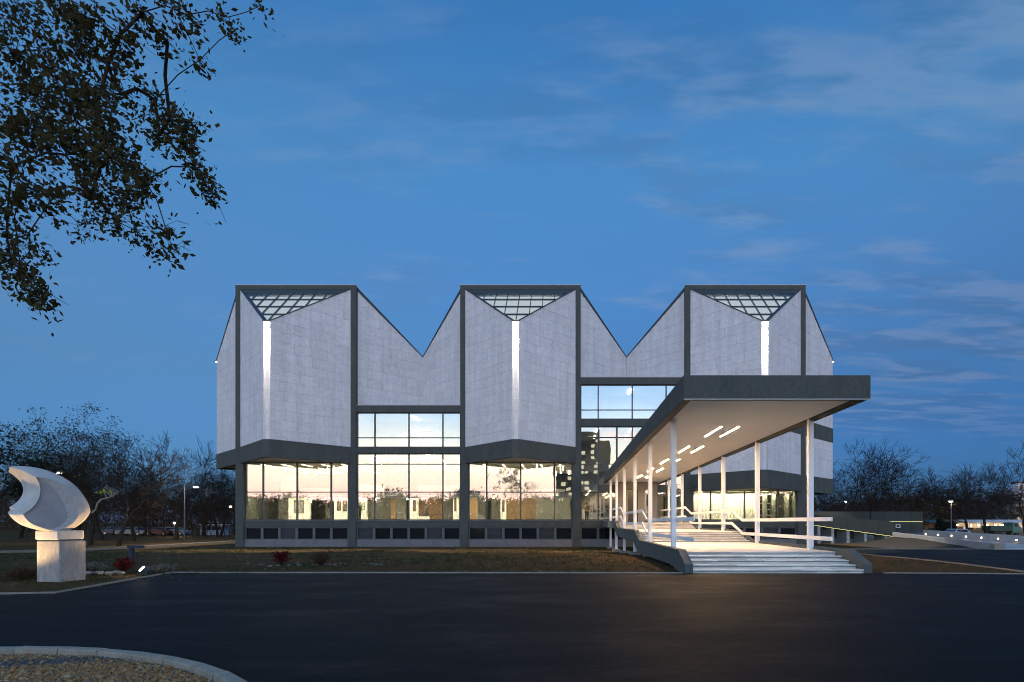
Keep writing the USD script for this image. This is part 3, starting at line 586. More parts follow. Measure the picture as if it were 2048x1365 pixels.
# the lawn is the ground itself; a fine grid near, coarse to the horizon
xs = np.r_[-3000, -900, -300, -150, np.arange(-90, -46, 4.), np.arange(-46, 42, .9), np.arange(42, 90, 4.), 150, 300, 900, 3000]
ys = np.r_[-3000, -900, -300, -60, -20, 0, np.arange(8, 52, .7), np.arange(52, 100, 4.), 150, 300, 900, 3000]
gx, gy = np.meshgrid(xs, ys); near = (gy > 8) & (gy < 52) & (abs(gx) < 46)
gz = zg(gx, gy) - .012
pts = np.stack([gx, gy, 0 * gx], -1)
hump = (meshkit.fbm(pts * V(.22, .3, 1) + 3.1, 4, 5) - .5)
clear = np.clip((gy - 16.6) / 2.5, 0, 1) * np.clip((49.5 - gy) / 2.0, 0, 1) * near * (gx > -37.0) * (gx < 9)
gz = gz + clear * (.30 * hump) + clear * .14 * np.exp(-((gx - 1.5) / 2.6) ** 2 - ((gy - 24) / 6.) ** 2)
gz = np.where(near & (gy < 16.9), gz - .01, gz)
gv = np.stack([gx, gy, gz], -1).reshape(-1, 3); nx = len(xs)
ii, jj = np.meshgrid(np.arange(len(ys) - 1), np.arange(nx - 1), indexing='ij')
q = np.stack([ii * nx + jj, ii * nx + jj + 1, (ii + 1) * nx + jj + 1, (ii + 1) * nx + jj], -1).reshape(-1, 4)
obj('ground', (gv, np.vstack([q[:, [0, 1, 2]], q[:, [0, 2, 3]]])), LAWN, smooth=True, kind='structure')
K = [(-60, 11.2), (-20, 11.25), (G(0, 1189)[0], G(0, 1189)[1]), tuple(G(110, 1187)[:2]), tuple(G(345, 1146)[:2]), tuple(G(420, 1146.6)[:2]), (3.5, 16.06)]
ROADF = Polygon(K + [(9.5, 16.06), (14.9, 15.62), (60, 15.62), (60, -50), (-60, -50)])
obj('asphalt_forecourt', drape(ROADF, .0, 3.), ASPH, kind='structure')
R2 = [(14.9, 15.62), (14.35, 15.9), (14.0, 16.6), (14.55, 20.5), (15.97, 27.5), (19.9, 37.5), (21.8, 43.), (23., 45.3), (90, 45.3), (90, 15.62)]
obj('asphalt_road', drape(Polygon(R2), .004, 1.), ASPH, kind='structure')
def edging(pts, w=.07, h=.05, dz=0., step=.8, lo=.06):
    out = []; dense = []
    for a, b in zip(pts[:-1], pts[1:]):
        a, b = np.array(a[:2], float), np.array(b[:2], float); n = max(1, int(np.linalg.norm(b - a) / step))
        dense += [a + (b - a) * t / n for t in range(n)]
    dense.append(np.array(pts[-1][:2], float)); dense = np.array(dense)
    t = np.gradient(dense, axis=0); t /= np.linalg.norm(t, axis=1, keepdims=True); nr = np.c_[-t[:, 1], t[:, 0]]
    z = zg(dense[:, 0], dense[:, 1]) + dz
    for k in range(len(dense) - 1):
        a, b = dense[k], dense[k + 1]; na, nb = nr[k] * w / 2, nr[k + 1] * w / 2
        out.append(hexa([(*(a - na), z[k] - lo), (*(b - nb), z[k + 1] - lo), (*(b + nb), z[k + 1] - lo), (*(a + na), z[k] - lo)], [(*(a - na), z[k] + h), (*(b - nb), z[k + 1] + h), (*(b + nb), z[k + 1] + h), (*(a + na), z[k] + h)]))
    return cat_(*out)
obj('forecourt_kerb', edging([k for k in K[1:]], .075, .035), KERB, kind='structure')
obj('verge_kerb', edging([(9.45, 16.06), (14.9, 15.62)], .06, .03), KERB, kind='structure')
obj('verge_kerb', edging(R2[:8], .06, .03), KERB, kind='structure')
obj('path_kerb', edging([(-38.2, 24), (-37.5, 64)], .38, .16, step=2.), KERB, kind='structure')
obj('far_road_kerb', edging([(23., 45.34), (60, 45.34)], .09, .05, step=2.), KERB, kind='structure')

# ------------------------------------------------------------------ entrance stairs
stairs = thing('entrance_stairs', 'wide pale marble entrance steps with dark concrete sides and white rails', 'stairs', (6.3, 27, 0))
Ls = lambda y: 3.60 + .0 * y
XL0, XR0 = 3.80, 8.86          # between the stringers
Y1 = [16.06 + .42 * k for k in range(5)]; Z1 = [.11 * (k + 1) for k in range(5)]
Y2 = [26.0 + .40 * k for k in range(5)]; Z2 = [.55 + .098 * (k + 1) for k in range(5)]
Y3 = [36.5 + .40 * k for k in range(5)]; Z3 = [1.04 + .094 * (k + 1) for k in range(5)]
rs = np.random.default_rng(11)
def flight(Y, Z, z0):
    for k, (y, z) in enumerate(zip(Y, Z)):
        yb = Y[k + 1] + .06 if k < 4 else y + .42
        x = XL0 + .003
        while x < XR0 - .01:                                     # each step is laid of several stones
            e = min(x + rs.uniform(.9, 1.7), XR0 - .003)
            if XR0 - e < .5: e = XR0 - .003
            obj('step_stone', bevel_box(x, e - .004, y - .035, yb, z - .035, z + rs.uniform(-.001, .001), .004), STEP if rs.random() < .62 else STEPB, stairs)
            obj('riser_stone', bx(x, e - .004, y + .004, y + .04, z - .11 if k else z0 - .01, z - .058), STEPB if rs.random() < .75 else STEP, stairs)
            x = e
flight(Y1, Z1, 0.); flight(Y2, Z2, .55); flight(Y3, Z3, 1.04)
def landing(y0, y1, z):
    nx_, ny_ = 5, max(1, round((y1 - y0) / .95))
    for a in range(nx_):
        for b in range(ny_):
            xa, xb = XL0 + (XR0 - XL0) * a / nx_, XL0 + (XR0 - XL0) * (a + 1) / nx_; ya, yb = y0 + (y1 - y0) * b / ny_, y0 + (y1 - y0) * (b + 1) / ny_
            obj('landing_slab', bx(xa + .003, xb - .003, ya + .003, yb - .003, z - .04, z + rs.uniform(-.0015, .0015)), STEP if rs.random() < .8 else STEPB, stairs)
landing(Y1[4] + .42, 25.98, .55); landing(Y2[4] + .42, 36.48, 1.04); landing(Y3[4] + .42, 49.55, 1.51)
prof_top = [(16.03, .27), (17.0, .655), (26.0, .655), (27.75, 1.13), (36.6, 1.13), (38.2, 1.63), (50.0, 1.63)]
prof_bot = [(50.0, 1.08), (38.5, 1.08), (36.8, .54), (28.2, .54), (26.4, .03), (17.9, .10), (17.1, -.08), (16.03, -.08)]
pf = Polygon(prof_top + prof_bot)
for x0, x1 in ((3.56, 3.80), (8.86, 9.10)): obj('stringer', prism(pf, (x0, 0, 0), (0, 1, 0), (0, 0, 1), (1, 0, 0), 0, x1 - x0), CONC2, stairs)
under = Polygon([(17.2, -.1), (17.9, .2), (18.3, .47), (25.9, .47), (27.9, .97), (36.5, .97), (38.3, 1.44), (49.5, 1.44), (49.5, 1.15), (38.4, 1.15), (36.8, .62), (28.1, .62), (26.3, .12), (18.6, .16), (17.6, -.12)])
obj('stair_slab', prism(under, (XL0 + .002, 0, 0), (0, 1, 0), (0, 0, 1), (1, 0, 0), 0, XR0 - XL0 - .004), CONC2, stairs)
obj('front_footing', bx(XL0, XR0, 16.1, 17.2, -.2, .0), CONC2, stairs)
for y in (17.9, 22.6): 
    for x in (4.1, 8.5): obj('pier', bx(x - .18, x + .18, y, y + .5, -.7, .12), GREYC, stairs)
# rails: two white bars on each side, following the flights
for X, Y0, sgn in ((3.93, 16.9, 1), (8.84, 17.7, 1)):
    for name, dz in (('top_rail', 1.07), ('lower_rail', .42)):
        pts = [(X, Y0, .545 + dz), (X, 26.6, .545 + dz), (X, 28.3, 1.04 + dz), (X, 37.3, 1.04 + dz), (X, 39.2, 1.51 + dz), (X, 49.3, 1.51 + dz)]
        off = .115 if X < 6 else -.115
        obj(name, bars([(x + off, y, z) for x, y, z in pts], .045, .135), WHITE, stairs)

# ------------------------------------------------------------------ entrance canopy
canopy = thing('entrance_canopy', 'long flat entrance canopy on slim white posts with a dark concrete edge and lit ceiling', 'canopy', (6.3, 32, 0))
ca = [(3.49, 15.9), (8.97, 15.9), (9.13, 49.9), (3.61, 49.9)]
sh = lambda d: [(ca[0][0] + d, ca[0][1] + d), (ca[1][0] - d, ca[1][1] + d), (ca[2][0] - d, ca[2][1] - .001), (ca[3][0] + d, ca[3][1] - .001)]
o_, i_ = ca, sh(.27)
fz0, fz1 = 5.13, 5.82
obj('front_edge', hexa([(*o_[0], fz0), (*o_[1], fz0), (*i_[1], fz0), (*i_[0], fz0)], [(*o_[0], fz1), (*o_[1], fz1), (*i_[1], fz1), (*i_[0], fz1)]), CONC, canopy)
obj('side_edge', hexa([(*o_[1], fz0 - .0005), (*o_[2], fz0), (*i_[2], fz0), (*i_[1], fz0)], [(*o_[1], fz1 - .001), (*o_[2], fz1), (*i_[2], fz1), (*i_[1], fz1)]), CONC, canopy)
obj('side_edge', hexa([(*o_[0], fz0 - .0005), (*i_[0], fz0), (*i_[3], fz0), (*o_[3], fz0)], [(*o_[0], fz1 - .001), (*i_[0], fz1), (*i_[3], fz1), (*o_[3], fz1)]), CONC, canopy)
a_ = sh(.272); obj('canopy_roof', hexa([(*p, 5.35) for p in a_], [(*p, 5.78) for p in a_]), GREYC, canopy)
b_ = sh(.33); obj('canopy_ceiling', hexa([(*p, 5.19) for p in b_], [(*p, 5.345) for p in b_]), CEILW, canopy)
obj('drip_edge', bx(3.5, 8.96, 15.885, 15.93, 5.105, 5.128), LIGHTC, canopy)
FOOT = []
for k in range(6):
    y = 19.4 * (1 + .278 * k)
    for X in (3.90 + .0017 * (y - 19.4), 8.79 + .005 * (y - 19.4)):
        zb = float(zg(X, y)) - .2
        p = obj('canopy_post', bevel_box(X - .088, X + .088, y - .088, y + .088, zb, 5.188, .008), WHITE, canopy)
        zf = float(zg(X, y)) + (.06 if k > 1 else .03)
        if k > 0: obj('footing', bevel_box(X - .3, X + .3, y - .3, y + .3, zb - .1, zf + .12, .02), KERB, p)
TUBE = glow('canopy_tube_light', (1., .63, .31), 370.)
for k in range(5):
    y = 20.9 + 5.35 * k
    for X in (6.03, 6.70):
        t = obj('strip_lamp', cat_(bx(X - .06, X - .042, y, y + 2.4, 5.18, 5.1885), bx(X + .042, X + .06, y, y + 2.4, 5.18, 5.1885)), WHITE, canopy)
        obj('lamp_tube', bx(X - .04, X + .04, y + .02, y + 2.38, 5.178, 5.1875), TUBE, t)

# ------------------------------------------------------------------ side ramp at the right
ramp = thing('side_ramp', 'dark green concrete switchback ramp with a glowing light strip along its lower edge', 'ramp', (30, 58, BASE))
LED = glow('ramp_led_light', (.95, .85, .38), 1.5)
def at(px, py, Y): p = P(px, py, Y); return p
def slab(px0, py0a, py0b, px1, py1a, py1b, Y, t=.25):
    a, b, c, d = at(px0, py0a, Y), at(px1, py1a, Y), at(px1, py1b, Y), at(px0, py0b, Y)
    o = V(0, t, 0); return hexa([d, c, c + o, d + o], [a, b, b + o, a + o])
px_ = np.linspace(1560, 1790.5, 8)
yt = np.interp(px_, [1560, 1640, 1790], [1029, 1030, 1045]); yb_ = np.interp(px_, [1560, 1626, 1663, 1790], [1050, 1050, 1056, 1073.5])
for a in range(7): obj('parapet_panel', slab(px_[a] + .5, yt[a], yb_[a], px_[a + 1], yt[a + 1], yb_[a + 1], 58.), CONCD, ramp)
obj('ramp_deck', cat_(*[hexa([at(px_[a], yb_[a] + 1.5, 58.05), at(px_[a + 1], yb_[a + 1] + 1.5, 58.05), at(px_[a + 1], yb_[a + 1] + 1.5, 58.05) + V(0, 2.2, 0), at(px_[a], yb_[a] + 1.5, 58.05) + V(0, 2.2, 0)], [at(px_[a], yb_[a] - 3, 58.05) + V(0, .3, 0), at(px_[a + 1], yb_[a + 1] - 3, 58.05) + V(0, .3, 0), at(px_[a + 1], yb_[a + 1] - 3, 58.05) + V(0, 2.2, 0), at(px_[a], yb_[a] - 3, 58.05) + V(0, 2.2, 0)]) for a in range(7)]), CONCD, ramp)
obj('light_strip', bars([at(a, b + .4, 57.96) for a, b in zip(px_, yb_)], .025, .032), LED, ramp)
for px, pb in ((1600, 1084), (1636, 1084.5), (1663.5, 1085.5), (1694.6, 1086), (1729.5, 1087), (1770.6, 1087.5)):
    c = at(px, 1060, 58.); top = float(np.interp(px, px_, yb_)); zt = at(px, top + 1, 58.)[2]
    obj('pier_wall', bx(c[0], c[0] + .3, 58.1, 60.2, BASE - .3, zt - .02), GREYC, ramp)
obj('rear_wall', slab(1556, 1023.5, 1040, 1742, 1023.5, 1046, 62.), CONCD, ramp)
for a in range(4):
    p0, p1 = 1742.5 + a * 26, 1742 + (a + 1) * 26
    obj('rear_panel', slab(p0, 1023.5, 1066, p1, 1023.5, 1066, 61.9), CONCD, ramp)
obj('light_strip', bars([at(1764, 1044, 61.8), at(1845, 1044.2, 61.8)], .03, .04), LED, ramp)
obj('hand_rail', cat_(pipe([at(1792, 1050, 61.5), at(1800, 1050, 61.5), at(1800, 1056, 61.5), at(1792, 1056, 61.5), at(1792, 1050, 61.5)], .03, 6)), WHITE, ramp)
obj('back_curb', bx(23.5, 40, 60.3, 60.6, BASE - .2, -.3), GREYC, ramp)

wall = thing('retaining_wall', 'low grey concrete retaining wall beside the sloping white terrace', 'wall', (35.3, 51, -.7))
obj('wall_body', hexa([(35.05, 44.7, -1), (35.3, 44.7, -1), (35.3, 58.2, -1), (35.05, 58.2, -1)], [(35.05, 44.7, -.21), (35.3, 44.7, -.21), (35.3, 58.2, .46), (35.05, 58.2, .46)]), GREYC, wall)
obj('wall_end', hexa([(35.04, 44.2, -1), (35.9, 44.2, -1), (35.9, 44.69, -1), (35.04, 44.69, -1)], [(35.04, 44.2, -.24), (35.9, 44.2, -.24), (35.9, 44.69, -.22), (35.04, 44.69, -.22)]), KERB, wall)
obj('paved_slope', hexa([(35.31, 44.7, -1), (41.9, 44.7, -1), (41.9, 66, -1), (35.31, 66, -1)], [(35.31, 44.7, -.62), (41.9, 44.7, -.62), (41.9, 66, -.05), (35.31, 66, -.05)]), PALE, kind='structure')
tw = thing('terrace_wall', 'low white terrace wall with a row of small round lamps', 'wall', (42, 56, -.7))
obj('wall_body', hexa([(42, 40, -1), (42.3, 40, -1), (42.3, 66, -1), (42, 66, -1)], [(42, 40, .02), (42.3, 40, .02), (42.3, 66, .66), (42, 66, .66)]), PALE, tw)
WL = glow('wall_lamp_light', (1., .62, .34), 60.)
for k in range(8):
    y = 63.0 - 2.11 * k; z = .14 - .045 * k / 1.0
    l = obj('wall_lamp', disc((41.97, y, z), .11, .06, 12, axis=0), KERB, tw)
    obj('lamp_lens', disc((41.93, y, z), .07, .03, 12, axis=0), WL, l)
berm = []
for k in range(26):
    t = k / 25; berm.append((34.2 - 8.5 * (1 - t) * 0, 45.4 + 12 * t, 0))
hv = []
hx, hy = np.meshgrid(np.linspace(28, 35.04, 24), np.linspace(45.4, 57.9, 24))
hz = -.77 + .72 * np.clip((hx - 28.5) / 6.5, 0, 1) ** 2 * np.clip((hy - 45.4) / 9., 0, 1) + .1 * (meshkit.fbm(np.stack([hx, hy, 0 * hx], -1) * .6, 3, 2) - .5)
ii, jj = np.meshgrid(np.arange(23), np.arange(23), indexing='ij'); q = np.stack([ii * 24 + jj, ii * 24 + jj + 1, (ii + 1) * 24 + jj + 1, (ii + 1) * 24 + jj], -1).reshape(-1, 4)
obj('soil_bank', (np.stack([hx, hy, hz], -1).reshape(-1, 3), np.vstack([q[:, [0, 1, 2]], q[:, [0, 2, 3]]])), BANK, smooth=True, kind='structure')

# ------------------------------------------------------------------ gravel bed with its kerb in the foreground
A3 = [np.array([(p - CX) / F * d, d]) for p, d in ((0, 6.14), (290, 5.88), (495, 4.78))]
(ax_, ay_), (bx_, by_), (cx_, cy_) = A3
D_ = 2 * (ax_ * (by_ - cy_) + bx_ * (cy_ - ay_) + cx_ * (ay_ - by_))
ux = ((ax_**2 + ay_**2) * (by_ - cy_) + (bx_**2 + by_**2) * (cy_ - ay_) + (cx_**2 + cy_**2) * (ay_ - by_)) / D_
uy = ((ax_**2 + ay_**2) * (cx_ - bx_) + (bx_**2 + by_**2) * (ax_ - cx_) + (cx_**2 + cy_**2) * (bx_ - ax_)) / D_
KR = math.hypot(ax_ - ux, ay_ - uy)
rk = np.random.default_rng(5)
ring = thing('gravel_bed_kerb', 'curved row of pale kerb stones round the gravel bed in the foreground', 'kerb', (ux, uy, 0))
n_st = int(2 * PI * KR / .52)
for k in range(n_st):
    t0, t1 = 2 * PI * k / n_st, 2 * PI * (k + 1) / n_st
    if uy + KR * math.sin((t0 + t1) / 2) < 1.0: continue
    g = .006 / KR; j = rk.uniform(-.006, .006); zt = .11 + rk.uniform(-.004, .004)
    c = lambda r, t, z: (ux + (r + j) * math.cos(t), uy + (r + j) * math.sin(t), z)
    b = .012; pts = []
    for t, s in ((t0 + g, 1), (t1 - g, -1)):
        for r, sr in ((KR - .13, 1), (KR, -1)):
            pts += [c(r, t, -.05), c(r + sr * b, t, zt), c(r, t, zt - b), c(r + sr * b, t + s * b / KR, zt)]
    m = manifold3d.Manifold.hull_points(np.array(pts)).to_mesh()
    obj('kerb_stone', (np.array(m.vert_properties[:, :3], float), np.array(m.tri_verts)), KERBF, ring)
th = np.linspace(0, 2 * PI, 72, endpoint=False)
bed = Polygon(np.c_[ux + (KR - .125) * np.cos(th), uy + (KR - .125) * np.sin(th)])
v, f = trimesh.creation.triangulate_polygon(bed, engine='earcut')
obj('gravel_bed', (np.c_[v, np.full(len(v), .03)], f if np.cross(*(v[f[0, 1:]] - v[f[0, 0]])) > 0 else f[:, ::-1]), grain('gravel_soil', (.05, .042, .032), (.09, .075, .058), scale=30., rough=.95), kind='structure')
peb = []
for k in range(5):
    m = trimesh.creation.icosphere(1, 1.); pv = np.array(m.vertices); pv *= (1 + .45 * (meshkit.noise(pv * 1.7 + 3 * k, k)[:, None] - .5)); pv *= V(1, .74, .5); peb.append((pv, np.array(m.faces)))
GC = [grain('pebble_' + n, V(*c) * .8, V(*c) * 1.2, scale=30., rough=.85) for n, c in (('tan', (.33, .165, .06)), ('grey', (.17, .12, .078)), ('ochre', (.34, .145, .037)), ('pale', (.42, .265, .135)), ('brown', (.18, .082, .03)))]
def scatter(name, protos, pos, scl, rots, kind='stuff', which=None, label=None, cat=None):
    pi = UsdGeom.PointInstancer.Define(stage, path_of(name, None)); p = pi.GetPrim()
    targets = []
    for k, (m, mt) in enumerate(protos):
        v, f, _ = meshkit.arrays(m)
        pm = usdkit.mesh(stage, f'{p.GetPath()}/source_{k:03d}', m, mt, smooth=True); targets.append(pm.GetPath())
    pi.CreatePrototypesRel().SetTargets(targets)
    n = len(pos)
    pi.CreateProtoIndicesAttr([int(x) for x in (which if which is not None else np.arange(n) % len(protos))])
    pi.CreatePositionsAttr([Gf.Vec3f(*map(float, x)) for x in pos]); pi.CreateScalesAttr([Gf.Vec3f(*map(float, x)) for x in scl])
    pi.CreateOrientationsAttr([Gf.Quath(Gf.Quatf(Gf.Rotation(Gf.Vec3d(*r[:3]), float(r[3])).GetQuat())) for r in rots])
    return tag(p, label, cat, None, kind)
rp = np.random.default_rng(21); pos, scl, rr = [], [], []
while len(pos) < 30000:
    x, y = rp.uniform(-7.2, -2.2), rp.uniform(3.6, 6.4)
    if math.hypot(x - ux, y - uy) > KR - .15: continue
    if (x / y) < -1.12: continue
    s = rp.lognormal(math.log(.0105), .36); pos.append((x, y, .032 + rp.uniform(0, .022))); scl.append((s, s * rp.uniform(.8, 1.2), s * rp.uniform(.7, 1.3))); rr.append((*rp.normal(size=3), rp.uniform(0, 360)))
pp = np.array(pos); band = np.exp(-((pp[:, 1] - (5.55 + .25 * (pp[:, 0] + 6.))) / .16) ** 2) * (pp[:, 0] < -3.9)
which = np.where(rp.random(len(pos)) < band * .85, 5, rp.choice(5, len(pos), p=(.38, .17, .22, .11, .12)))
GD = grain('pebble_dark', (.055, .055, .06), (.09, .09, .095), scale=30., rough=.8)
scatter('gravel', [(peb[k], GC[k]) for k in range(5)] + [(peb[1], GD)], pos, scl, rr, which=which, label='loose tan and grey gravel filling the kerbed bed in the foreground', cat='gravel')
# ------------------------------------------------------------------ sculpture
SY = 13.9
vd = V((70 + 120) / 2 - CX, F) ; vd /= np.linalg.norm(vd)          # plan direction of sight to the sculpture
rd = V(vd[1], -vd[0])                                              # to the right of it
foot = P(113, 1163, SY * .985)[:2]
def sculpt_pt(px, py, depth):                                       # a point of the stone: pixel at the stone's middle plane, moved towards the viewer by depth (front faces right)
    s = np.linalg.norm(V((110 - CX) / F, 1.)) * 14.15 / F / np.linalg.norm(V((110 - CX) / F, 1.)) 
    c = P(110, 1000, 14.15)
    th = math.radians(26)
    lat, ht = (px - 110) * s * .73, (1000 - py) * s
    nrm = -vd * math.cos(th) + rd * math.sin(th)
    xy = c[:2] + rd * lat + nrm * depth
    return V(*xy, c[2] + ht)
def cpx(pts): return [(x / 4.873, 900 + y / 4.873) for x, y in pts]
from scipy.interpolate import splprep, splev
def closed(segs, n):
    """A closed outline of smooth pieces joined at corners, n points in all, evenly spaced by piece."""
    out = []
    tot = [np.sum(np.linalg.norm(np.diff(np.array(s, float), axis=0), axis=1)) for s in segs]
    ns = [max(4, int(round(n * t / sum(tot)))) for t in tot]; ns[-1] += n - sum(ns)
    for s, m in zip(segs, ns):
        s = np.array(s, float); k = min(3, len(s) - 1)
        tck, _ = splprep(s.T, s=0, k=k); u = np.linspace(0, 1, m, endpoint=False); out.append(np.stack(splev(u, tck), 1))
    return np.vstack(out)
NS = 128
sil = closed([[(112, 186), (250, 176), (420, 195), (600, 258), (740, 345), (830, 450), (880, 540), (892, 605)], [(892, 605), (830, 690), (760, 745), (690, 780)], [(690, 780), (520, 788), (360, 776), (230, 738), (150, 685), (104, 632)],
              [(104, 632), (130, 606)], [(130, 606), (122, 572)], [(122, 572), (200, 520), (262, 440), (276, 380), (262, 320), (210, 255), (112, 186)]], NS)
fro = closed([[(352, 282), (430, 285), (520, 305), (620, 360), (700, 450), (745, 550), (764, 640)], [(764, 640), (715, 705), (660, 745), (612, 765)], [(612, 765), (520, 785), (400, 756), (320, 722), (270, 680), (238, 632)],
              [(238, 632), (262, 615)], [(262, 615), (285, 600)], [(285, 600), (345, 545), (385, 470), (396, 400), (385, 340), (352, 282)]], NS)
inn = closed([[(372, 300), (430, 318), (500, 362), (560, 430), (610, 510), (645, 590), (660, 640)], [(660, 640), (640, 690), (600, 725), (565, 750)], [(565, 750), (500, 772), (410, 748), (335, 712), (285, 675), (252, 632)],
              [(252, 632), (274, 614)], [(274, 614), (300, 592)], [(300, 592), (358, 538), (394, 465), (404, 400), (394, 345), (372, 300)]], NS)
# align the two rings to start at comparable places (tip / top of the front face)
fx = lambda ring: np.array(cpx(ring))
SIL, FRO, INN = fx(sil), fx(fro), fx(inn)
dep = V(0., .40, .28)
def ring3(r, d, off=0.): return np.array([sculpt_pt(x - off, y, d) for x, y in r])
lat_shift = math.sin(math.radians(26)) / .73 * .73
s_px = F / 14.15
R0 = ring3(SIL, 0.); RF = np.array([sculpt_pt(x - .40 * math.sin(math.radians(26)) * s_px / .73 * 1.0 + 0, y, .40) for x, y in FRO]); RI = np.array([sculpt_pt(x - .345 * math.sin(math.radians(26)) * s_px / .73, y, .345) for x, y in INN])
RM = R0 * .45 + RF * .55; cen = R0.mean(0); RM = RM + (R0 - cen) * .06
SB = SIL.mean(0) + (SIL - SIL.mean(0)) * V(.82, .86); RB = np.array([sculpt_pt(x, y, -.34) for x, y in SB])
def strip(a, b, flip=False):
    n = len(a); k = np.arange(n); q = np.stack([k, (k + 1) % n, n + (k + 1) % n, n + k], 1); f = np.vstack([q[:, [0, 1, 2]], q[:, [0, 2, 3]]])
    return np.vstack([a, b]), f[:, ::-1] if flip else f
def cap(r3, r2, flip=False):
    poly = Polygon(r2 * V(1, -1)); poly = poly if poly.is_valid else poly.buffer(0)
    ids = trimesh.creation.triangulate_polygon(poly, engine='earcut')[1]
    v2 = trimesh.creation.triangulate_polygon(poly, engine='earcut')[0]
    idx = np.array([np.argmin(np.sum((r2 * V(1, -1) - p) ** 2, 1)) for p in v2])
    return r3, idx[ids][:, ::-1] if flip else idx[ids]
stone = thing('stone_sculpture', 'pale carved stone sculpture shaped like a hollowed crescent on a concrete pedestal', 'sculpture', (*P(110, 1080, 14.15)[:2], P(110, 1080, 14.15)[2]))
obj('stone_body', cat_(strip(R0, RM, True), strip(RM, RF, True), strip(RB, R0, True), cap(RB, SB, True)), SCULP, stone, smooth=35)
obj('pecked_rim', strip(RF, RI, True), SCULPR, stone, smooth=40, label='rough pecked band round the hollow')
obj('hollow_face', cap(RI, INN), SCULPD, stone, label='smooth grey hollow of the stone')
def boxat(c, u, w, lu, lw, z0, z1, b=.015):
    m = bevel_box(-lu / 2, lu / 2, -lw / 2, lw / 2, z0, z1, b); v = m[0]
    return np.c_[c[0] + v[:, 0] * u[0] + v[:, 1] * w[0], c[1] + v[:, 0] * u[1] + v[:, 1] * w[1], v[:, 2]], m[1]
# pedestal: one corner towards the viewer, at pixel 120
cornr = P(120, 1163, 13.87); ang = math.atan2(rd[1], rd[0])
u1 = V(math.cos(ang + math.radians(38)), math.sin(ang + math.radians(38))); w1 = V(-u1[1], u1[0])
pc = cornr[:2] + u1 * .33 + w1 * .36
ped = thing('sculpture_pedestal', 'square rough concrete pedestal block under the crescent shaped sculpture', 'pedestal', (*pc, 0))
obj('plinth_block', boxat(pc, u1, w1, .66, .72, -.1, 1.035, .025), PED, ped)
obj('cap_stone', boxat(pc - rd * .03, u1, w1, .67, .72, 1.055, 1.30, .03), SCULP, ped)

# ------------------------------------------------------------------ lamps
HOT = glow('flood_lamp_light', (1., .80, .50), 160.); STREET = glow('street_lamp_light', (1., .74, .44), 420.); STREETC = glow('street_lamp_white', (1., .86, .66), 420.)
def flood(pos, aim, name, label):
    t = thing(name, label, 'floodlight', pos)
    d = np.array(aim, float) - np.array(pos, float); d /= np.linalg.norm(d)
    p = np.array(pos, float)
    obj('lamp_base', disc(p + V(0, 0, .02), .09, .08, 14), FRAME, t)
    h = p + V(0, 0, .12)
    v, f = disc((0, 0, 0), .10, .12, 16); R = trimesh.geometry.align_vectors([0, 0, 1], d)[:3, :3]
    obj('lamp_head', (v @ R.T + h, f), FRAME, t)
    v, f = disc((0, 0, .065), .09, .008, 16); obj('lamp_lens', (v @ R.T + h, f), HOT, t)
    return t
g = G(293, 1148.5)
flood((g[0], g[1] - .1, .0), P(95, 1010, 14.2), 'ground_floodlight', 'small lit floodlight on the ground at the corner of the forecourt kerb')
def beam_light(where, pos, aim, inten, ang, rad=.05, col=(1., .62, .27)):
    l = UsdLux.SphereLight.Define(stage, where); l.CreateRadiusAttr(rad); l.CreateIntensityAttr(inten); l.CreateColorAttr(Gf.Vec3f(*col))
    d = np.array(aim, float) - np.array(pos, float); d /= np.linalg.norm(d)
    z = -d; x = np.cross([0, 0, 1.], z); x /= np.linalg.norm(x); y = np.cross(z, x); base = origin[Sdf.Path(where).GetParentPath()]
    m = np.eye(4); m[0, :3], m[1, :3], m[2, :3], m[3, :3] = x, y, z, np.array(pos, float) - base
    l.AddTransformOp().Set(Gf.Matrix4d(*m.ravel().tolist()))
    s = UsdLux.ShapingAPI.Apply(l.GetPrim()); s.CreateShapingConeAngleAttr(ang); s.CreateShapingConeSoftnessAttr(.6)
beam_light('/World/ground_floodlight/lamp_glow', (g[0] - .12, g[1], .24), P(110, 1010, 14.2), 3600., 30.)
a = P(22, 1178, 13.3)
t3 = thing('ground_spotlight', 'small warm spotlight on the ground to the left of the sculpture', 'floodlight', (a[0] - .5, a[1] - .2, 0))
obj('lamp_base', disc(V(a[0] - .5, a[1] - .2, .05), .09, .12, 14), FRAME, t3); obj('lamp_lens', disc(V(a[0] - .5, a[1] - .2, .118), .075, .008, 14), HOT, t3)
beam_light('/World/ground_spotlight/lamp_glow', (a[0] - .5, a[1] - .2, .2), P(90, 1010, 14.1), 2400., 50.)
def street_lamp(px, py, Y, polepx, label, r=.16, m=STREET):
    b = P(polepx, 1090, Y); z0 = float(zg(b[0], Y)); h = P(px, py, Y)
    t = thing('street_lamp', label, 'street lamp', (b[0], Y, z0), group='street lamps in the park')
    obj('pole', pipe([(b[0], Y, z0), (b[0], Y, z0 + .4 * (h[2] - z0)), (b[0], Y, h[2] + .1)], [.09, .07, .05], 8), FRAMEG, t)
    if abs(h[0] - b[0]) > .2: obj('arm', pipe([(b[0], Y, h[2] + .1), (b[0] + .5 * (h[0] - b[0]), Y, h[2] + .2), (h[0], Y, h[2] + .14)], .04, 6), FRAMEG, t)
    obj('lamp_head', ball(h + V(0, 0, .06), r * 1.25, 2, (1.2, 1, .5)), FRAMEG, t)
    obj('lamp_globe', ball(h - V(0, 0, .02), r, 2, (1.1, 1, .55)), m, t)
street_lamp(392, 974, 68., 369, 'tall park street lamp with a bright head on a short arm left of the museum', .24, STREETC)
street_lamp(119, 945, 58., 127, 'bright street lamp shining just above the crescent sculpture', .26)
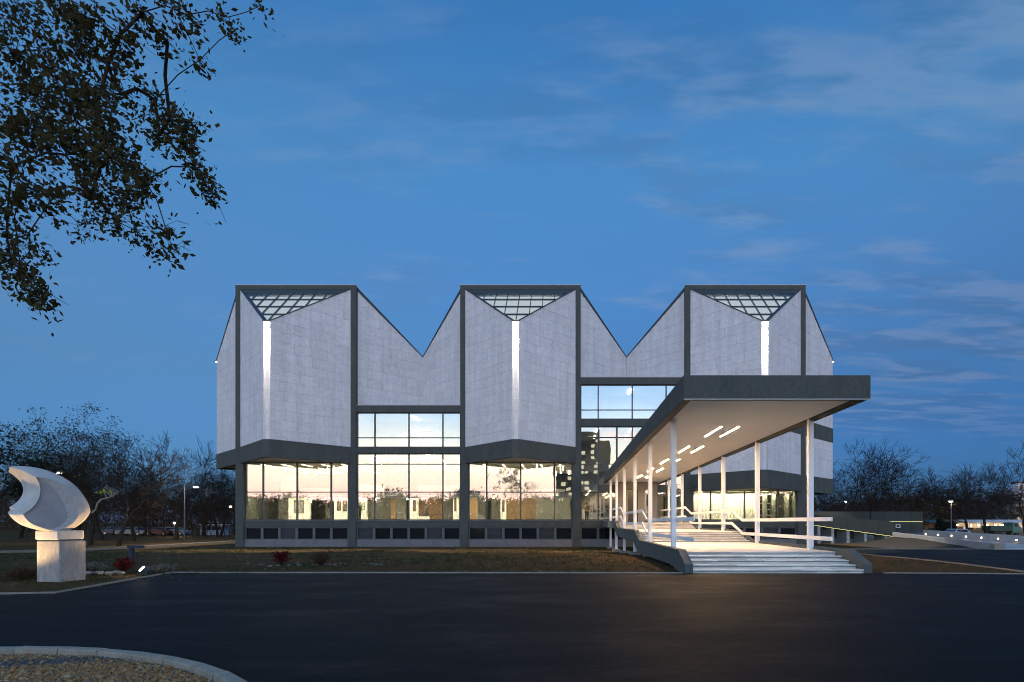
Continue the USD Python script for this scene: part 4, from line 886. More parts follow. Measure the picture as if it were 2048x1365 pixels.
street_lamp(350, 1046, 84., 350, 'low round street lamp glowing between the trunks by the parked cars', .2)
street_lamp(301, 1015, 110., 303, 'small distant amber street lamp left of the round one', .2)
street_lamp(460.5, 1013.5, 96., 461, 'small far street lamp close beside the corner pillar', .15)
street_lamp(1901.5, 1002.5, 74., 1902.5, 'street lamp with amber head above the sloping terrace', .22)
street_lamp(1691.5, 1003.5, 92., 1692, 'small white street lamp among the bare trees behind the ramp', .16, STREETC)

# ------------------------------------------------------------------ trees
def grow(rng, h, spread, levels=5, trunk_r=.16, split=(2, 4), up=.25, first=.28, kink=.18):
    """A branching skeleton: arrays of segments (p0, p1, r0, r1, level) and the tips."""
    S, tips = [], []
    def go(p, d, length, r, lv):
        n = 4 if lv == 0 else 3
        q = p.copy()
        for i in range(n):
            d = d + rng.normal(size=3) * kink * (.5 if lv == 0 else 1) + V(0, 0, up * .12 * (lv > 0)); d /= np.linalg.norm(d)
            e = q + d * length / n; r1 = r * (.86 if lv else .92)
            S.append((q, e, r, r1, lv)); q, r = e, r1
            if lv < levels and lv > 0 and rng.random() < .55 and i < n - 1:
                side = np.cross(d, rng.normal(size=3)); side /= np.linalg.norm(side)
                dd = d * .75 + side * .8; go(q, dd / np.linalg.norm(dd), length * rng.uniform(.45, .65), r * .55, lv + 1)
        if lv < levels:
            k = rng.integers(split[0], split[1] + 1); a0 = rng.uniform(0, 2 * PI)
            for j in range(k):
                a = a0 + 2 * PI * j / k + rng.normal() * .3
                t = V(math.cos(a), math.sin(a), 0); 
                s1 = t - d * np.dot(t, d); s1 /= np.linalg.norm(s1) + 1e-6
                w = spread * rng.uniform(.6, 1.25)
                dd = d + s1 * w + V(0, 0, up * .3); dd /= np.linalg.norm(dd)
                go(q, dd, length * rng.uniform(.62, .86) if lv else h * rng.uniform(.20, .30), r * rng.uniform(.55, .72), lv + 1)
        else: tips.append(q)
    go(V(0, 0, -.2), V(rng.normal() * .05, rng.normal() * .05, 1.), h * first, trunk_r, 0)
    return S, np.array(tips)
def leaves(rng, centers, per, rad, size, flat=(1, 1, .7), elong=1.5):
    c = np.repeat(centers, per, 0); n = len(c)
    p = c + rng.normal(size=(n, 3)) * rad * V(*flat)
    u = rng.normal(size=(n, 3)); u /= np.linalg.norm(u, axis=1, keepdims=True); w = np.cross(u, rng.normal(size=(n, 3))); w /= np.linalg.norm(w, axis=1, keepdims=True)
    s = (size * rng.uniform(.6, 1.3, n))[:, None]
    v = np.stack([p - u * s * elong, p - w * s * .7, p + u * s * elong, p + w * s * .7], 1).reshape(-1, 3)
    k = np.arange(n)[:, None] * 4
    return v, np.vstack([k + [0, 1, 2], k + [0, 2, 3]])
def plant_tree(name, label, loc, seed, h, spread, levels, leaf=None, per=0, lsize=.1, lrad=.5, keep=1., rz=0, group=None, trunk_r=None, up=.25, first=.28, split=(2, 3), twig_r=.012, kink=.18):
    rng = np.random.default_rng(seed); S, tips = grow(rng, h, spread, levels, trunk_r or h * .017, up=up, first=first, split=split, kink=kink)
    p0, p1 = np.array([s[0] for s in S]), np.array([s[1] for s in S]); r0, r1, lv = np.array([s[2] for s in S]), np.array([s[3] for s in S]), np.array([s[4] for s in S])
    k = h / max(p1[:, 2].max(), 1e-3); p0, p1 = p0 * k, p1 * k
    t = thing(name, label, 'tree', loc, rz, group)
    big = lv <= 2
    r0, r1 = np.maximum(r0, twig_r), np.maximum(r1, twig_r * .8)
    obj('trunk', tubes(p0[big], p1[big], r0[big], r1[big], 6), BARK, t, smooth=False, local=True)
    tw = tubes(p0[~big], p1[~big], r0[~big], r1[~big], 3)
    obj('twigs' if leaf is None else 'branches', tw, TWIG, t, local=True)
    if leaf is not None:
        tp = tips * k; tp = tp[rng.random(len(tp)) < keep]
        obj('crown', leaves(rng, tp, per, lrad, lsize), leaf, t, local=True)
    return t
WG = 'dark woodland trees behind the museum lawn'
Z0 = -.75
# kinds (each built once, then repeated turned and scaled)
def spot(px, Y, z=Z0): return ((px - CX) / F * Y, Y, z)
oakA = plant_tree('oak_tree', 'tall leafy tree with an open brown green crown above the sculpture', spot(95, 66), 3, 17.2, .62, 5, LEAFD, 10, .085, .42, .85, trunk_r=.28, up=.2, first=.24)
oakB = plant_tree('oak_tree', 'leafy dark tree with a ragged top left of the bare trees', spot(205, 72), 8, 15.6, .5, 5, LEAFD, 10, .085, .40, .7, trunk_r=.26, up=.3, first=.26)
bareA = plant_tree('bare_tree', 'bare tree with fanning branches nearest to the left of the museum', spot(352, 70), 12, 14.2, .55, 6, None, trunk_r=.24, up=.35, first=.2, twig_r=.017)
bareB = plant_tree('bare_tree', 'bare grey tree between the leafy tree and the fanning one', spot(268, 66), 17, 12.0, .62, 6, None, trunk_r=.22, up=.25, first=.22, twig_r=.017)
bushA = plant_tree('understory_tree', 'low twiggy brown tree in the dark wood edge', spot(330, 88), 23, 9.5, .75, 5, LEAFB, 3, .09, .4, .7, trunk_r=.12, up=.2, first=.12)
pineA = plant_tree('pine_tree', 'dark dense pine at the left edge of the photograph', spot(-8, 52), 29, 11.0, .8, 5, LEAFP, 12, .12, .4, 1., trunk_r=.24, up=.0, first=.3)
rw = np.random.default_rng(31)
copy(oakB, 'oak_tree', spot(40, 78), 140, 1.05, 'leafy tree standing behind the tall one at the left edge', None)
copy(oakA, 'oak_tree', spot(150, 80), 70, .93, 'second rank leafy tree right behind the sculpture', None)
copy(oakB, 'oak_tree', spot(440, 84), 210, .86, 'leafy tree with dark crown half hidden by the museum corner', None)
copy(bareA, 'bare_tree', spot(300, 86), 200, 1.0, 'bare tree with a pale twiggy top behind the grey one', None)
copy(bareB, 'bare_tree', spot(405, 92), 80, 1.05, 'bare tree next to the tall street lamp pole', None)
copy(bareB, 'bare_tree', spot(470, 100), 20, 1.1, 'bare tree peeping out beside the museum corner', None)
copy(bareA, 'bare_tree', spot(180, 54.5), 310, .82, 'slim bare tree whose trunk stands on the kerb right of the sculpture', None)
copy(bareB, 'bare_tree', spot(237, 51.5), 130, .9, 'bare tree with a thick trunk flaring at the lawn edge', None)
for k in range(64):
    px = rw.uniform(-60, 460); Y = rw.uniform(88, 150); src = (bushA, bareB, bushA, oakB, bareA)[k % 5]
    nm = {'bushA': 'understory_tree'}.get('x', 'woodland_tree')
    copy(src, nm, spot(px, Y), rw.uniform(0, 360), rw.uniform(.75, 1.05) * (1.0 if src is not bushA else 1.1), 'tree in the dark wood behind the parked cars and the sculpture', WG)
for k in range(22):
    px = rw.uniform(-40, 470); Y = rw.uniform(76, 92)
    copy(bushA, 'understory_tree', spot(px, Y), rw.uniform(0, 360), rw.uniform(.5, .8), 'low twiggy tree under the taller trees left of the museum', 'low trees left of the museum')
RG = 'bare trees behind the side ramp'
copy(bareA, 'bare_tree', spot(1715, 82), 40, (1.2, 1.2, 1.06), 'tall spreading bare tree right of the museum above the ramp', None)
copy(bareB, 'bare_tree', spot(1672, 86), 160, (1.1, 1.1, 1.1), 'bare tree directly behind the right-hand museum corner', None)
copy(bareA, 'bare_tree', spot(1810, 90), 250, (1.1, 1.1, .92), 'bare tree over the middle of the ramp with a low crown', None)
copy(bareB, 'bare_tree', spot(1972, 84), 300, (1.1, 1.1, 1.06), 'broad bare tree with a leaning trunk in front of the lit stalls', None)
copy(bareA, 'bare_tree', spot(2052, 70), 15, (1., 1., .9), 'bare tree reaching in at the right edge of the photograph', None)
copy(oakA, 'oak_tree', spot(1845, 100), 30, (.8, .8, .62), 'rounded olive tree still in leaf beyond the end of the ramp', None)
copy(bareB, 'bare_tree', spot(1895, 96), 110, (1.05, 1.05, .92), 'bare tree behind the amber street lamp', None)
for k, (px, Y, sc, lb) in enumerate([(1695, 78, (1.1, 1.1, 1.0), 'bare tree just right of the museum corner with a dark narrow crown'), (1748, 84, (1.2, 1.2, 1.0), 'bare tree above the middle of the ramp, right of the tallest one'), (1780, 92, (1.3, 1.3, .95), 'wide bare tree above the right half of the ramp'), (1840, 86, (1.2, 1.2, .8), 'bare tree behind the end of the ramp, left of the amber lamp'), (1935, 92, (1.2, 1.2, .95), 'bare tree between the amber lamp and the leaning trunk'), (2010, 98, (1.3, 1.3, .95), 'bare tree behind the green truck')]):
    copy((bareB, bareA)[k % 2], 'bare_tree', spot(px, Y), 37 * k + 9, sc, lb, None)
for k in range(60):
    px = rw.uniform(1630, 2090); Y = rw.uniform(100, 150); src = (bushA, bareB, bushA, bareA)[k % 4]
    copy(src, 'woodland_tree', spot(px, Y), rw.uniform(0, 360), rw.uniform(.7, 1.) * (V(1.25, 1.25, .9)), 'bare tree in the dark belt of trees behind the ramp and stalls', RG)
for k in range(20):
    copy(bushA, 'understory_tree', spot(rw.uniform(1640, 1880), rw.uniform(72, 90)), rw.uniform(0, 360), V(1, 1, .8) * rw.uniform(.55, .8), 'low twiggy tree just behind the side ramp', 'low trees behind the ramp')
# trees across the forecourt, behind the photographer, mirrored in the museum's glass
for k, (x, y, s) in enumerate([(-46, -42, .8), (-36, -52, .9), (-28, -44, .62), (-19, -50, .8), (-9, -46, .95), (-2, -48, .85), (7, -60, .7), (24, -52, .9), (34, -44, .8), (-54, -50, .9)]):
    copy((bareA, bareB, oakB, bareB)[k % 4], 'bare_tree' if k % 4 != 2 else 'oak_tree', (x, y, 0), 50 * k, s, 'tree across the forecourt mirrored in the museum windows', 'trees mirrored in the museum windows')
def belt(name, label, x0, x1, Y, h, seed, dens=5.):
    r = np.random.default_rng(seed); n = int((x1 - x0) * dens); x = r.uniform(x0, x1, n)
    top = h * (.55 + .75 * meshkit.fbm(np.stack([x * .09, 0 * x, 0 * x], -1), 4, seed)); z = Z0 + top * r.uniform(0, 1, n) ** .8
    c = np.stack([x, Y + r.normal(size=n) * 5, z], -1)
    obj(name, leaves(r, c, 16, 1.1, .34, (1, 1, .8)), LEAFB, None, label=label, cat='woodland', kind='stuff')
belt('far_woodland', 'far dark wood closing the view left of the museum', -200, -78, 165., 11., 2)
belt('far_woodland', 'far dark wood closing the view behind the stalls at the right', 66, 190, 165., 11., 3)
belt('far_woodland', 'dark wood across the forecourt mirrored low in the museum windows', -110, 110, -75., 10.5, 4, 30.)
# tower mirrored in the right-hand windows
tower = thing('office_tower', 'tall dark office tower with lit windows mirrored in the glass beside the entrance', 'tower', (14, -235, 0))
obj('tower_body', cat_(bx(-6, 22, -255, -232, 0, 58), bx(22, 28, -252, -236, 0, 52)), grain('tower_concrete', (.09, .09, .08), (.13, .13, .12), scale=.2, rough=.6), tower)
TW = glow('tower_window_light', (1., .9, .6), 1.6); TWD = plain('tower_dark_glass', (.02, .025, .03), .1)
rt = np.random.default_rng(3)
for fl in range(15):
    for j in range(9):
        lit = rt.random() < .33
        obj('tower_window', bx(-5 + 2.95 * j, -5 + 2.95 * j + 2.2, -231.99, -231.9, 4 + 3.5 * fl, 5.9 + 3.5 * fl), TW if lit else TWD, tower)
obj('mast', pipe([(4, -240, 58), (4, -240, 66)], .25, 6), COPING, tower)

# overhanging tree close to the camera at the upper left ----------------------------------------
rl = np.random.default_rng(77)
blobs = [(40,20,60,40,26),(120,25,60,45,26),(190,40,60,45,24),(240,70,30,42,10),(285,25,30,32,8),(375,30,14,38,6),(340,8,10,12,2),(30,110,40,60,22),(100,130,50,40,16),(170,105,45,40,18),(215,130,40,36,16),(60,190,70,50,30),(140,190,60,45,28),(200,190,50,45,24),(243,190,26,36,10),
         (310,200,25,38,10),(340,240,34,30,13),(372,245,18,25,6),(320,270,35,25,10),(362,288,22,25,8),(30,240,40,50,22),(80,270,70,40,26),(150,260,60,40,26),(210,260,38,30,16),(130,310,48,35,16),(170,330,48,33,16),(220,312,38,38,15),(260,332,28,36,10),(290,362,28,22,9),(272,385,24,13,6),
         (30,330,30,40,14),(50,380,48,33,18),(110,390,38,23,9),(182,390,36,28,12),(200,402,28,22,8),(15,430,22,30,10),(30,490,28,38,13),(22,525,24,26,9),(55,470,14,20,4),(160,452,28,22,5),(232,442,28,16,4),(270,465,22,9,3),(75,590,22,26,9),(55,560,18,20,6),(40,535,18,18,5),(420,365,16,26,4),(388,335,18,24,5),(300,492,12,6,2),(330,452,12,8,2),(455,35,7,22,1),(470,60,8,18,1),(430,20,12,16,1),(520,12,8,12,1),(400,120,12,22,2),(335,85,20,18,3),(425,395,16,18,3),(345,500,14,10,2),(250,410,26,16,4)]
ov = thing('overhanging_tree', 'dark leafy branches of a near tree hanging in at the upper left', 'tree', (-13.2, 8.2, 0))
BC, LC = [], []
for (x, y, rx, ry, n) in blobs:
    Y = rl.uniform(8.6, 11.8); BC.append(P(x, y, Y))
BC = np.array(BC)
crownroot = V(-13.0, 8.6, 8.6)
nodes = [V(-13.2, 8.2, -.1), V(-13.25, 8.25, 3.), V(-13.1, 8.4, 6.2), crownroot, V(-12.2, 9.3, 10.4), V(-11.3, 9.8, 9.6), V(-11.6, 9.2, 12.), V(-10.4, 9.6, 11.6)]
edges = [(0, 1), (1, 2), (2, 3), (3, 4), (3, 5), (4, 6), (6, 7)]; par = {1: 0, 2: 1, 3: 2, 4: 3, 5: 3, 6: 4, 7: 6}
todo = list(range(len(BC)))
while todo:                                   # each spray hangs from the nearest wood that is already there
    N = np.array(nodes[3:]); D = np.linalg.norm(BC[todo][:, None] - N[None], axis=2) ; i, j = np.unravel_index(np.argmin(D), D.shape)
    nodes.append(BC[todo[i]]); par[len(nodes) - 1] = j + 3; edges.append((j + 3, len(nodes) - 1)); todo.pop(i)
load = np.ones(len(nodes))
for k in range(len(nodes) - 1, 0, -1): load[par[k]] += load[k]
p0s, p1s, ra, rb = [], [], [], []
for a, b in edges:
    A, B = nodes[a], nodes[b]; r_a = .0045 * load[b] ** .5 + .003; m = (A + B) / 2 + V(0, 0, .12 * np.linalg.norm(B - A)) * (b > 7) + rl.normal(size=3) * .04
    r_a = min(r_a, .19)
    for q0, q1, t0, t1 in ((A, m, 1., .9), (m, B, .9, .8)): p0s.append(q0); p1s.append(q1); ra.append(r_a * t0); rb.append(r_a * t1)
obj('trunk', tubes(p0s, p1s, ra, rb, 6), BARK, ov)
t0_, t1_, cl = [], [], []
for (x, y, rx, ry, n), c in zip(blobs, BC):
    m = c[1] / F
    for k in range(int(n * .7) + 2):
        d = rl.normal(size=3) * V(rx, (rx + ry) / 2, ry) * m * .62; e = c + d
        e[2] -= .06; mid = c + d * .55 + rl.normal(size=3) * .05
        t0_ += [c, mid]; t1_ += [mid, e]; cl.append(e); cl.append(mid * .4 + e * .6)
    if rl.random() < .55:                     # bare hanging twigs at the outside
        for k in range(2):
            e = c + V(rl.uniform(.1, .55), rl.uniform(-.2, .2), rl.uniform(-.45, .1)); q = (c + e) / 2 + V(0, 0, .07); t0_ += [c, q]; t1_ += [q, e]
obj('twigs', tubes(t0_, t1_, .0045, .003, 4), TWIG, ov)
cl = np.array(cl)
obj('leaves', cat_(leaves(rl, cl, 5, .085, .05, (1, 1, 1.15), 1.25), leaves(rl, cl, 4, .13, .032, (1, 1, 1.2), 1.6)), LEAFN, ov, kind='stuff')

# lit twig by the sculpture
tb = thing('young_tree', 'young leaning tree stem with a floodlit branch beside the sculpture', 'tree', (*P(150, 1120, 20.)[:2], float(zg(0, 20.))))
Yb = 20.
stem = [P(163, 1125, Yb) * V(1, 1, 0) + V(0, 0, float(zg(0, Yb)) - .1), P(166, 1075, Yb), P(172, 1050, Yb), P(184, 1026, Yb)]
obj('trunk', pipe(stem, [.05, .045, .04, .03], 7), BARK, tb)
br = [P(184, 1026, Yb), P(191, 1020, Yb - .1), P(194.5, 1007, Yb - .15), P(203, 998.5, Yb - .1), P(214, 996.5, Yb), P(224, 993, Yb + .1), P(231, 988, Yb + .1)]
tws = [pipe(br, np.linspace(.032, .016, 7), 6)]
for k in range(12):
    s = br[-1] if k > 5 else br[-2]; e = s + V(rl.uniform(-.55, .25), rl.uniform(-.2, .2), rl.uniform(.05, .42)); tws.append(pipe([s, (s + e) / 2 + rl.normal(size=3) * .05, e], [.010, .008, .006], 4))
tws.append(pipe([br[4], P(208, 986, Yb), P(209, 984, Yb)], [.012, .01, .008], 5))
obj('branch', cat_(*tws), grain('floodlit_branch_bark', (.2, .17, .12), (.3, .26, .18), scale=20.), tb)  # the floodlight on the branch is put into this pale bark colour
obj('leaf_cluster', leaves(rl, np.array([P(203, 985, Yb), P(207, 984, Yb), P(216, 985, Yb)]), 7, .06, .05), LEAFY, tb)

# ------------------------------------------------------------------ shrubs, stones, dry grass along the lawn edge
def shrub(name, label, px, py, w, h, m, n, seed, cat='shrub', lsize=.022, group=None):
    r = np.random.default_rng(seed); g = G(px, py); t = thing(name, label, cat, g, 0, group)
    st0, st1, c = [], [], []
    for k in range(26):
        d = r.normal(size=3) * V(w / 3.2, w / 3.2, 0) + V(0, 0, h * r.uniform(.45, 1.)); st0.append(V(r.normal() * .03, r.normal() * .03, -.03)); st1.append(d); c.append(d); c.append(d * r.uniform(.5, .9))
    obj('stems', tubes(st0, st1, .008, .004, 4), TWIG, t, local=True)
    obj('foliage', leaves(r, np.array(c), n, w * .13, lsize), m, t, local=True)
shrub('red_shrub', 'dark red leafy shrub to the right of the sculpture pedestal', 246, 1146, .40, .42, LEAFR, 26, 1)
shrub('red_shrub', 'red topped shrub on the lawn, left of the pair before the museum', 563, 1132, .38, .47, LEAFR, 18, 2)
shrub('red_shrub', 'rounder red and yellow shrub on the lawn, right of the pair before the museum', 641, 1132, .5, .46, LEAFB, 24, 3)
shrub('grey_shrub', 'low grey green cushion shrub between pedestal and red shrub', 183, 1143, .62, .17, DRY, 24, 4)
shrub('grey_shrub', 'low brownish cushion shrub left of the pedestal', 45, 1158, .62, .2, LEAFB, 24, 5)
shrub('grey_shrub', 'low pale cushion shrub behind the ground floodlight', 318, 1142, .6, .11, DRY, 22, 6)
ru = np.random.default_rng(9)
def rock(name, label, px, py, s, group=None, m=KERB, cat='stone'):
    v, f = ball((0, 0, 0), 1., 2); v = v * (1 + .5 * (meshkit.fbm(v * 1.5 + ru.uniform(0, 50), 3, 1)[:, None] - .5)) * V(1.2, .9, .6) * s
    obj_ = thing(name, label, cat, G(px, py), ru.uniform(0, 360), group); obj('stone', (v + V(0, 0, s * .3), f), m, obj_, smooth=40, local=True)
for k in range(9): rock('edge_stone', 'pale stone in the row edging the bed right of the pedestal', 164 + 10 * k + ru.uniform(-3, 3), 1148 + ru.uniform(-1, 1), ru.uniform(.06, .1), 'pale stones beside the pedestal', KERB)
for k in range(26):
    px = 480 + 300 * (k + ru.uniform(.2, .8)) / 26
    rock('lawn_stone', 'pale stone or clod lying along the lawn edge before the museum', px, 1131 + ru.uniform(-3, 4), ru.uniform(.04, .09), 'pale stones along the lawn edge', PLINTH)
tuft = []
for k in range(3):
    r = np.random.default_rng(k); n = 16; b = r.normal(size=(n, 3)) * V(.05, .05, 0); e = b + r.normal(size=(n, 3)) * V(.05, .05, 0) + V(0, 0, 1) * r.uniform(.05, .16, (n, 1)); w = np.c_[r.normal(size=(n, 2)), np.zeros(n)] * .005
    v = np.stack([b - w, b + w, e], 1).reshape(-1, 3); tuft.append((v, np.arange(3 * n).reshape(-1, 3)))
def ground_spots(n, region, seed, dens=None):
    r = np.random.default_rng(seed); out = []
    minx, miny, maxx, maxy = region.bounds
    while len(out) < n:
        x, y = r.uniform(minx, maxx), r.uniform(miny, maxy)
        if region.contains(shapely.Point(x, y)): out.append((x, y))
    return np.array(out)
# height of the lawn sheet for planting
def zl(x, y):
    hump_ = meshkit.fbm(np.stack([x * .22 + 3.1, y * .3 + 3.1, 0 * x + 3.1], -1), 4, 5) - .5
    cl_ = np.clip((y - 16.6) / 2.5, 0, 1) * np.clip((49.5 - y) / 2., 0, 1) * (x > -37) * (x < 9)
    return zg(x, y) - .012 + cl_ * .3 * hump_ + cl_ * .14 * np.exp(-((x - 1.5) / 2.6) ** 2 - ((y - 24) / 6.) ** 2)
LAWNP = Polygon([(-30, 17), (-12, 12.2), (-10.5, 12.2), (-9, 16.4), (3.3, 16.3), (3.3, 30), (2, 48), (-34, 48)]).union(Polygon([(9.4, 16.3), (13.2, 16.3), (15.3, 27), (9.4, 27)]))
sp = ground_spots(9000, LAWNP, 4); rg = np.random.default_rng(6)
w8 = meshkit.fbm(np.c_[sp * .25, np.zeros(len(sp))], 3, 9) > .47; sp = sp[w8]
GRASSM = leafmat('sparse_grass', (.035, .042, .014), (.06, .062, .022), .2)
scatter('grass', [(tuft[0], GRASSM), (tuft[1], GRASSM), (tuft[2], DRY)], np.c_[sp, zl(sp[:, 0], sp[:, 1]) - .01], [(s, s, s * .8) for s in rg.uniform(.6, 1.3, len(sp))], [(0, 0, 1, a) for a in rg.uniform(0, 360, len(sp))], which=rg.choice(3, len(sp), p=(.5, .42, .08)), label='sparse short grass growing on the dark lawn before the museum', cat='grass')
sp = ground_spots(7000, LAWNP, 14)
lf = (V([-.035, 0, 0], [0, -.02, .004], [.035, 0, .012], [0, .02, .006]), np.array([[0, 1, 2], [0, 2, 3]]))
LL = [plain('fallen_leaf_' + n, c, .8) for n, c in (('pale', (.2, .17, .12)), ('brown', (.09, .055, .03)), ('ochre', (.15, .10, .04)))]
scatter('fallen_leaves', [(lf, m) for m in LL], np.c_[sp, zl(sp[:, 0], sp[:, 1]) + .012], [(s, s, s) for s in rg.uniform(.5, 1.25, len(sp))], [(*rg.normal(size=2) * .15, 1, a) for a in rg.uniform(0, 360, len(sp))], which=rg.choice(3, len(sp), p=(.25, .45, .3)), label='fallen leaves strewn over the dark lawn', cat='fallen leaves')
# blue post on the lawn
bp = G(263, 1131); BLUE = plain('blue_paint', (.005, .012, .034), .7)
t = thing('blue_post', 'dark blue metal post with a short arm at its top on the left lawn', 'post', bp)
s = bp[1] / F
obj('post', bevel_box(-.065, .065, -.05, .05, -.1, 34 * s, .01), BLUE, t, local=True); obj('arm', bevel_box(-.12, 24 * s, -.06, .06, 34 * s + .002, 39.5 * s, .01), BLUE, t, local=True)

# ------------------------------------------------------------------ parked cars, truck, stalls and houses in the distance
TYRE = plain('tyre_rubber', (.015, .015, .015), .8); RIM = plain('wheel_rim', (.4, .4, .42), .3, metallic=1.); CGL = plain('car_glass', (.02, .025, .03), .05); HL = plain('headlamp_glass', (.6, .6, .6), .1); TL = plain('tail_lamp_red', (.25, .01, .01), .2)
def car(label, px, Y, paint, rz=0, tall=1.0):
    x, y, z = spot(px, Y); t = thing('parked_car', label, 'car', (x, y, z), rz, 'cars parked along the road behind the trees')
    side = Polygon([(-2.1, .28), (-2.12, .72), (-1.95, .86), (-1.5, .92), (-1.0, 1.38 * tall), (.45, 1.42 * tall), (1.05, .95), (1.85, .84), (2.1, .66), (2.1, .28)])
    body = prism(side, (0, -.84, 0), (1, 0, 0), (0, 0, 1), (0, 1, 0), 0, 1.68); v = body[0]; v[:, 1] *= np.where(v[:, 2] > 1., .86, 1.)
    b = obj('body', (v, body[1]), paint, t, local=True)
    for s in (-1, 1):
        gl = Polygon([(-1.28, .98), (-.95, 1.3 * tall), (.40, 1.34 * tall), (.85, .99)]); m = prism(gl, (0, 0, 0), (1, 0, 0), (0, 0, 1), (0, 1, 0), s * .60, s * .80); obj('side_window', m, CGL, t, local=True)
        for xx in (-1.3, 1.3):
            w = obj('wheel', disc((xx, s * .76, .31), .31, .2, 16, axis=1), TYRE, t, local=True); obj('rim', disc((xx, s * .80, .31), .18, .14, 12, axis=1), RIM, w, local=True)
        obj('headlight', bevel_box(2.0, 2.12, s * .62 - .14, s * .62 + .14, .60, .74, .01), HL, t, local=True); obj('tail_light', bevel_box(-2.14, -2.05, s * .66 - .1, s * .66 + .1, .62, .82, .01), TL, t, local=True)
    m = hexa([(.42, -.66, 1.36 * tall), (1.06, -.74, .97), (1.06, .74, .97), (.42, .66, 1.36 * tall)], [(.47, -.66, 1.39 * tall), (1.1, -.74, 1.0), (1.1, .74, 1.0), (.47, .66, 1.39 * tall)]); obj('windscreen', m, CGL, t, local=True)
car('white car parked leftmost behind the trunks', 264, 93, plain('car_paint_white', (.25, .25, .25), .3), 10)
car('dark red car parked right of the white one', 284, 95, plain('car_paint_maroon', (.08, .01, .012), .25), 0)
car('red car parked under the low round street lamp', 318, 94, plain('car_paint_red', (.06, .006, .005), .3), 185)
car('silver car parked right of the low round street lamp', 352, 95, plain('car_paint_silver', (.2, .2, .21), .3), 0)
car('dark blue car behind the leftmost trees', 232, 98, plain('car_paint_navy', (.01, .015, .04), .25), 0)
car('silver car parked beyond the terrace wall at the right', 1911, 70, plain('car_paint_grey', (.3, .31, .33), .2), 190)
x, y, z = spot(430, 96); kt = thing('pale_kiosk', 'pale blue flat roofed kiosk far behind the trees near the museum corner', 'kiosk', (x, y, z))
KB = plain('kiosk_panel', (.24, .29, .36), .6)
obj('kiosk_wall', bx(-1.9, 1.9, -1., 1., 0, 1.75), KB, kt, local=True); obj('roof', bevel_box(-2.1, 2.1, -1.2, 1.2, 1.753, 1.9, .02), WHITE, kt, local=True)
for j in range(4): obj('window', bx(-1.7 + .9 * j, -1.0 + .9 * j, -1.03, -1.003, .9, 1.5), CGL, kt, local=True)
# green truck
x, y, z = spot(2003, 88); tk = thing('green_truck', 'small green flatbed truck parked before the lit stalls', 'truck', (x, y, z + .1)); TG = grain('truck_green_paint', (.03, .12, .09), (.05, .15, .11), scale=2., rough=.4); DG = plain('truck_dark_green', (.015, .045, .025), .6)
obj('flatbed', cat_(bevel_box(-2.5, 1.0, -.95, .95, .75, 1.55, .03), bx(-2.4, 2.3, -.4, .4, .5, .74)), DG, tk, local=True)
cp = Polygon([(1.05, .5), (1.05, 2.15), (1.9, 2.15), (2.2, 1.45), (2.45, 1.3), (2.5, .5)]); obj('cab', prism(cp, (0, -.95, 0), (1, 0, 0), (0, 0, 1), (0, 1, 0), 0, 1.9), TG, tk, local=True)
obj('cab_window', bx(1.3, 1.85, -.975, -.953, 1.45, 2.0), CGL, tk, local=True)
for xx in (-1.6, -.9, 1.8):
    for s in (-1, 1): obj('wheel', disc((xx, s * .8, .38), .38, .26, 14, axis=1), TYRE, tk, local=True)
# stalls with lit lamps
SL = glow('stall_lamp_light', (1., .62, .26), 55.); SW = glow('stall_lamp_white', (1., .82, .6), 30.)
AW = grain('pale_awning', (.45, .43, .42), (.55, .53, .52), scale=1., rough=.8); AWT = plain('teal_awning', (.01, .08, .10), .7); AWB = plain('brown_awning', (.12, .075, .04), .8)
rs2 = np.random.default_rng(8)
for k, (pa, pb, aw, txt) in enumerate([(1848, 1890, AWT, 'market stall with a dark teal awning at the end of the ramp'), (1893, 1922, AWB, 'market stall under a small brown awning behind the street lamp'), (1926, 1974, AW, 'lit market stall with a pale awning left of the leaning tree trunk'), (1976, 2016, AW, 'lit market stall with a pale awning behind the green truck'), (2018, 2066, AW, 'lit market stall with a pale awning at the right edge')]):
    Y = 96.; xa, xb = (pa - CX) / F * Y, (pb - CX) / F * Y
    t = thing('market_stall', txt, 'stall', ((xa + xb) / 2, Y, Z0), group=None)
    tl = P(0, 1041, Y)[2]; b_ = P(0, 1046, Y)[2]
    obj('awning', hexa([(xa, Y - 1.6, b_), (xb, Y - 1.6, b_), (xb, Y + 1.5, b_ + .45), (xa, Y + 1.5, b_ + .45)], [(xa, Y - 1.6, b_ + .1), (xb, Y - 1.6, b_ + .1), (xb, Y + 1.5, b_ + .55), (xa, Y + 1.5, b_ + .55)]), aw, t)
    for x in (xa + .1, xb - .1):
        for yy in (Y - 1.5, Y + 1.4): obj('pole', pipe([(x, yy, Z0), (x, yy, b_)], .04, 6), FRAMEG, t)
    obj('counter', bevel_box(xa + .2, xb - .2, Y - 1.2, Y - .4, Z0, Z0 + .95, .02), AWB, t); obj('back_panel', bx(xa, xb, Y + 1.4, Y + 1.5, Z0, b_ + .3), GALW if aw is AW else AWB, t)
    for j in range(max(2, int((xb - xa) / 1.1))):
        x = xa + .4 + j * 1.1; obj('goods', bevel_box(x, x + .7, Y - 1.1, Y - .6, Z0 + .955, Z0 + 1.1 + rs2.uniform(0, .5), .02), (LEAFP, AWB, FRAME, AWT)[j % 4], t)
    for j in range(3 if aw is AW else 1):
        x = xa + (xb - xa) * (j + .5) / (3 if aw is AW else 1); l = obj('hanging_lamp', pipe([(x, Y - .9, b_ + .1), (x, Y - .9, b_ - .3)], .015, 4), FRAME, t)
        obj('lamp_globe', ball((x, Y - .9, b_ - .42), .17 if aw is AW else .1, 1), SL if (j + k) % 3 else SW, l)
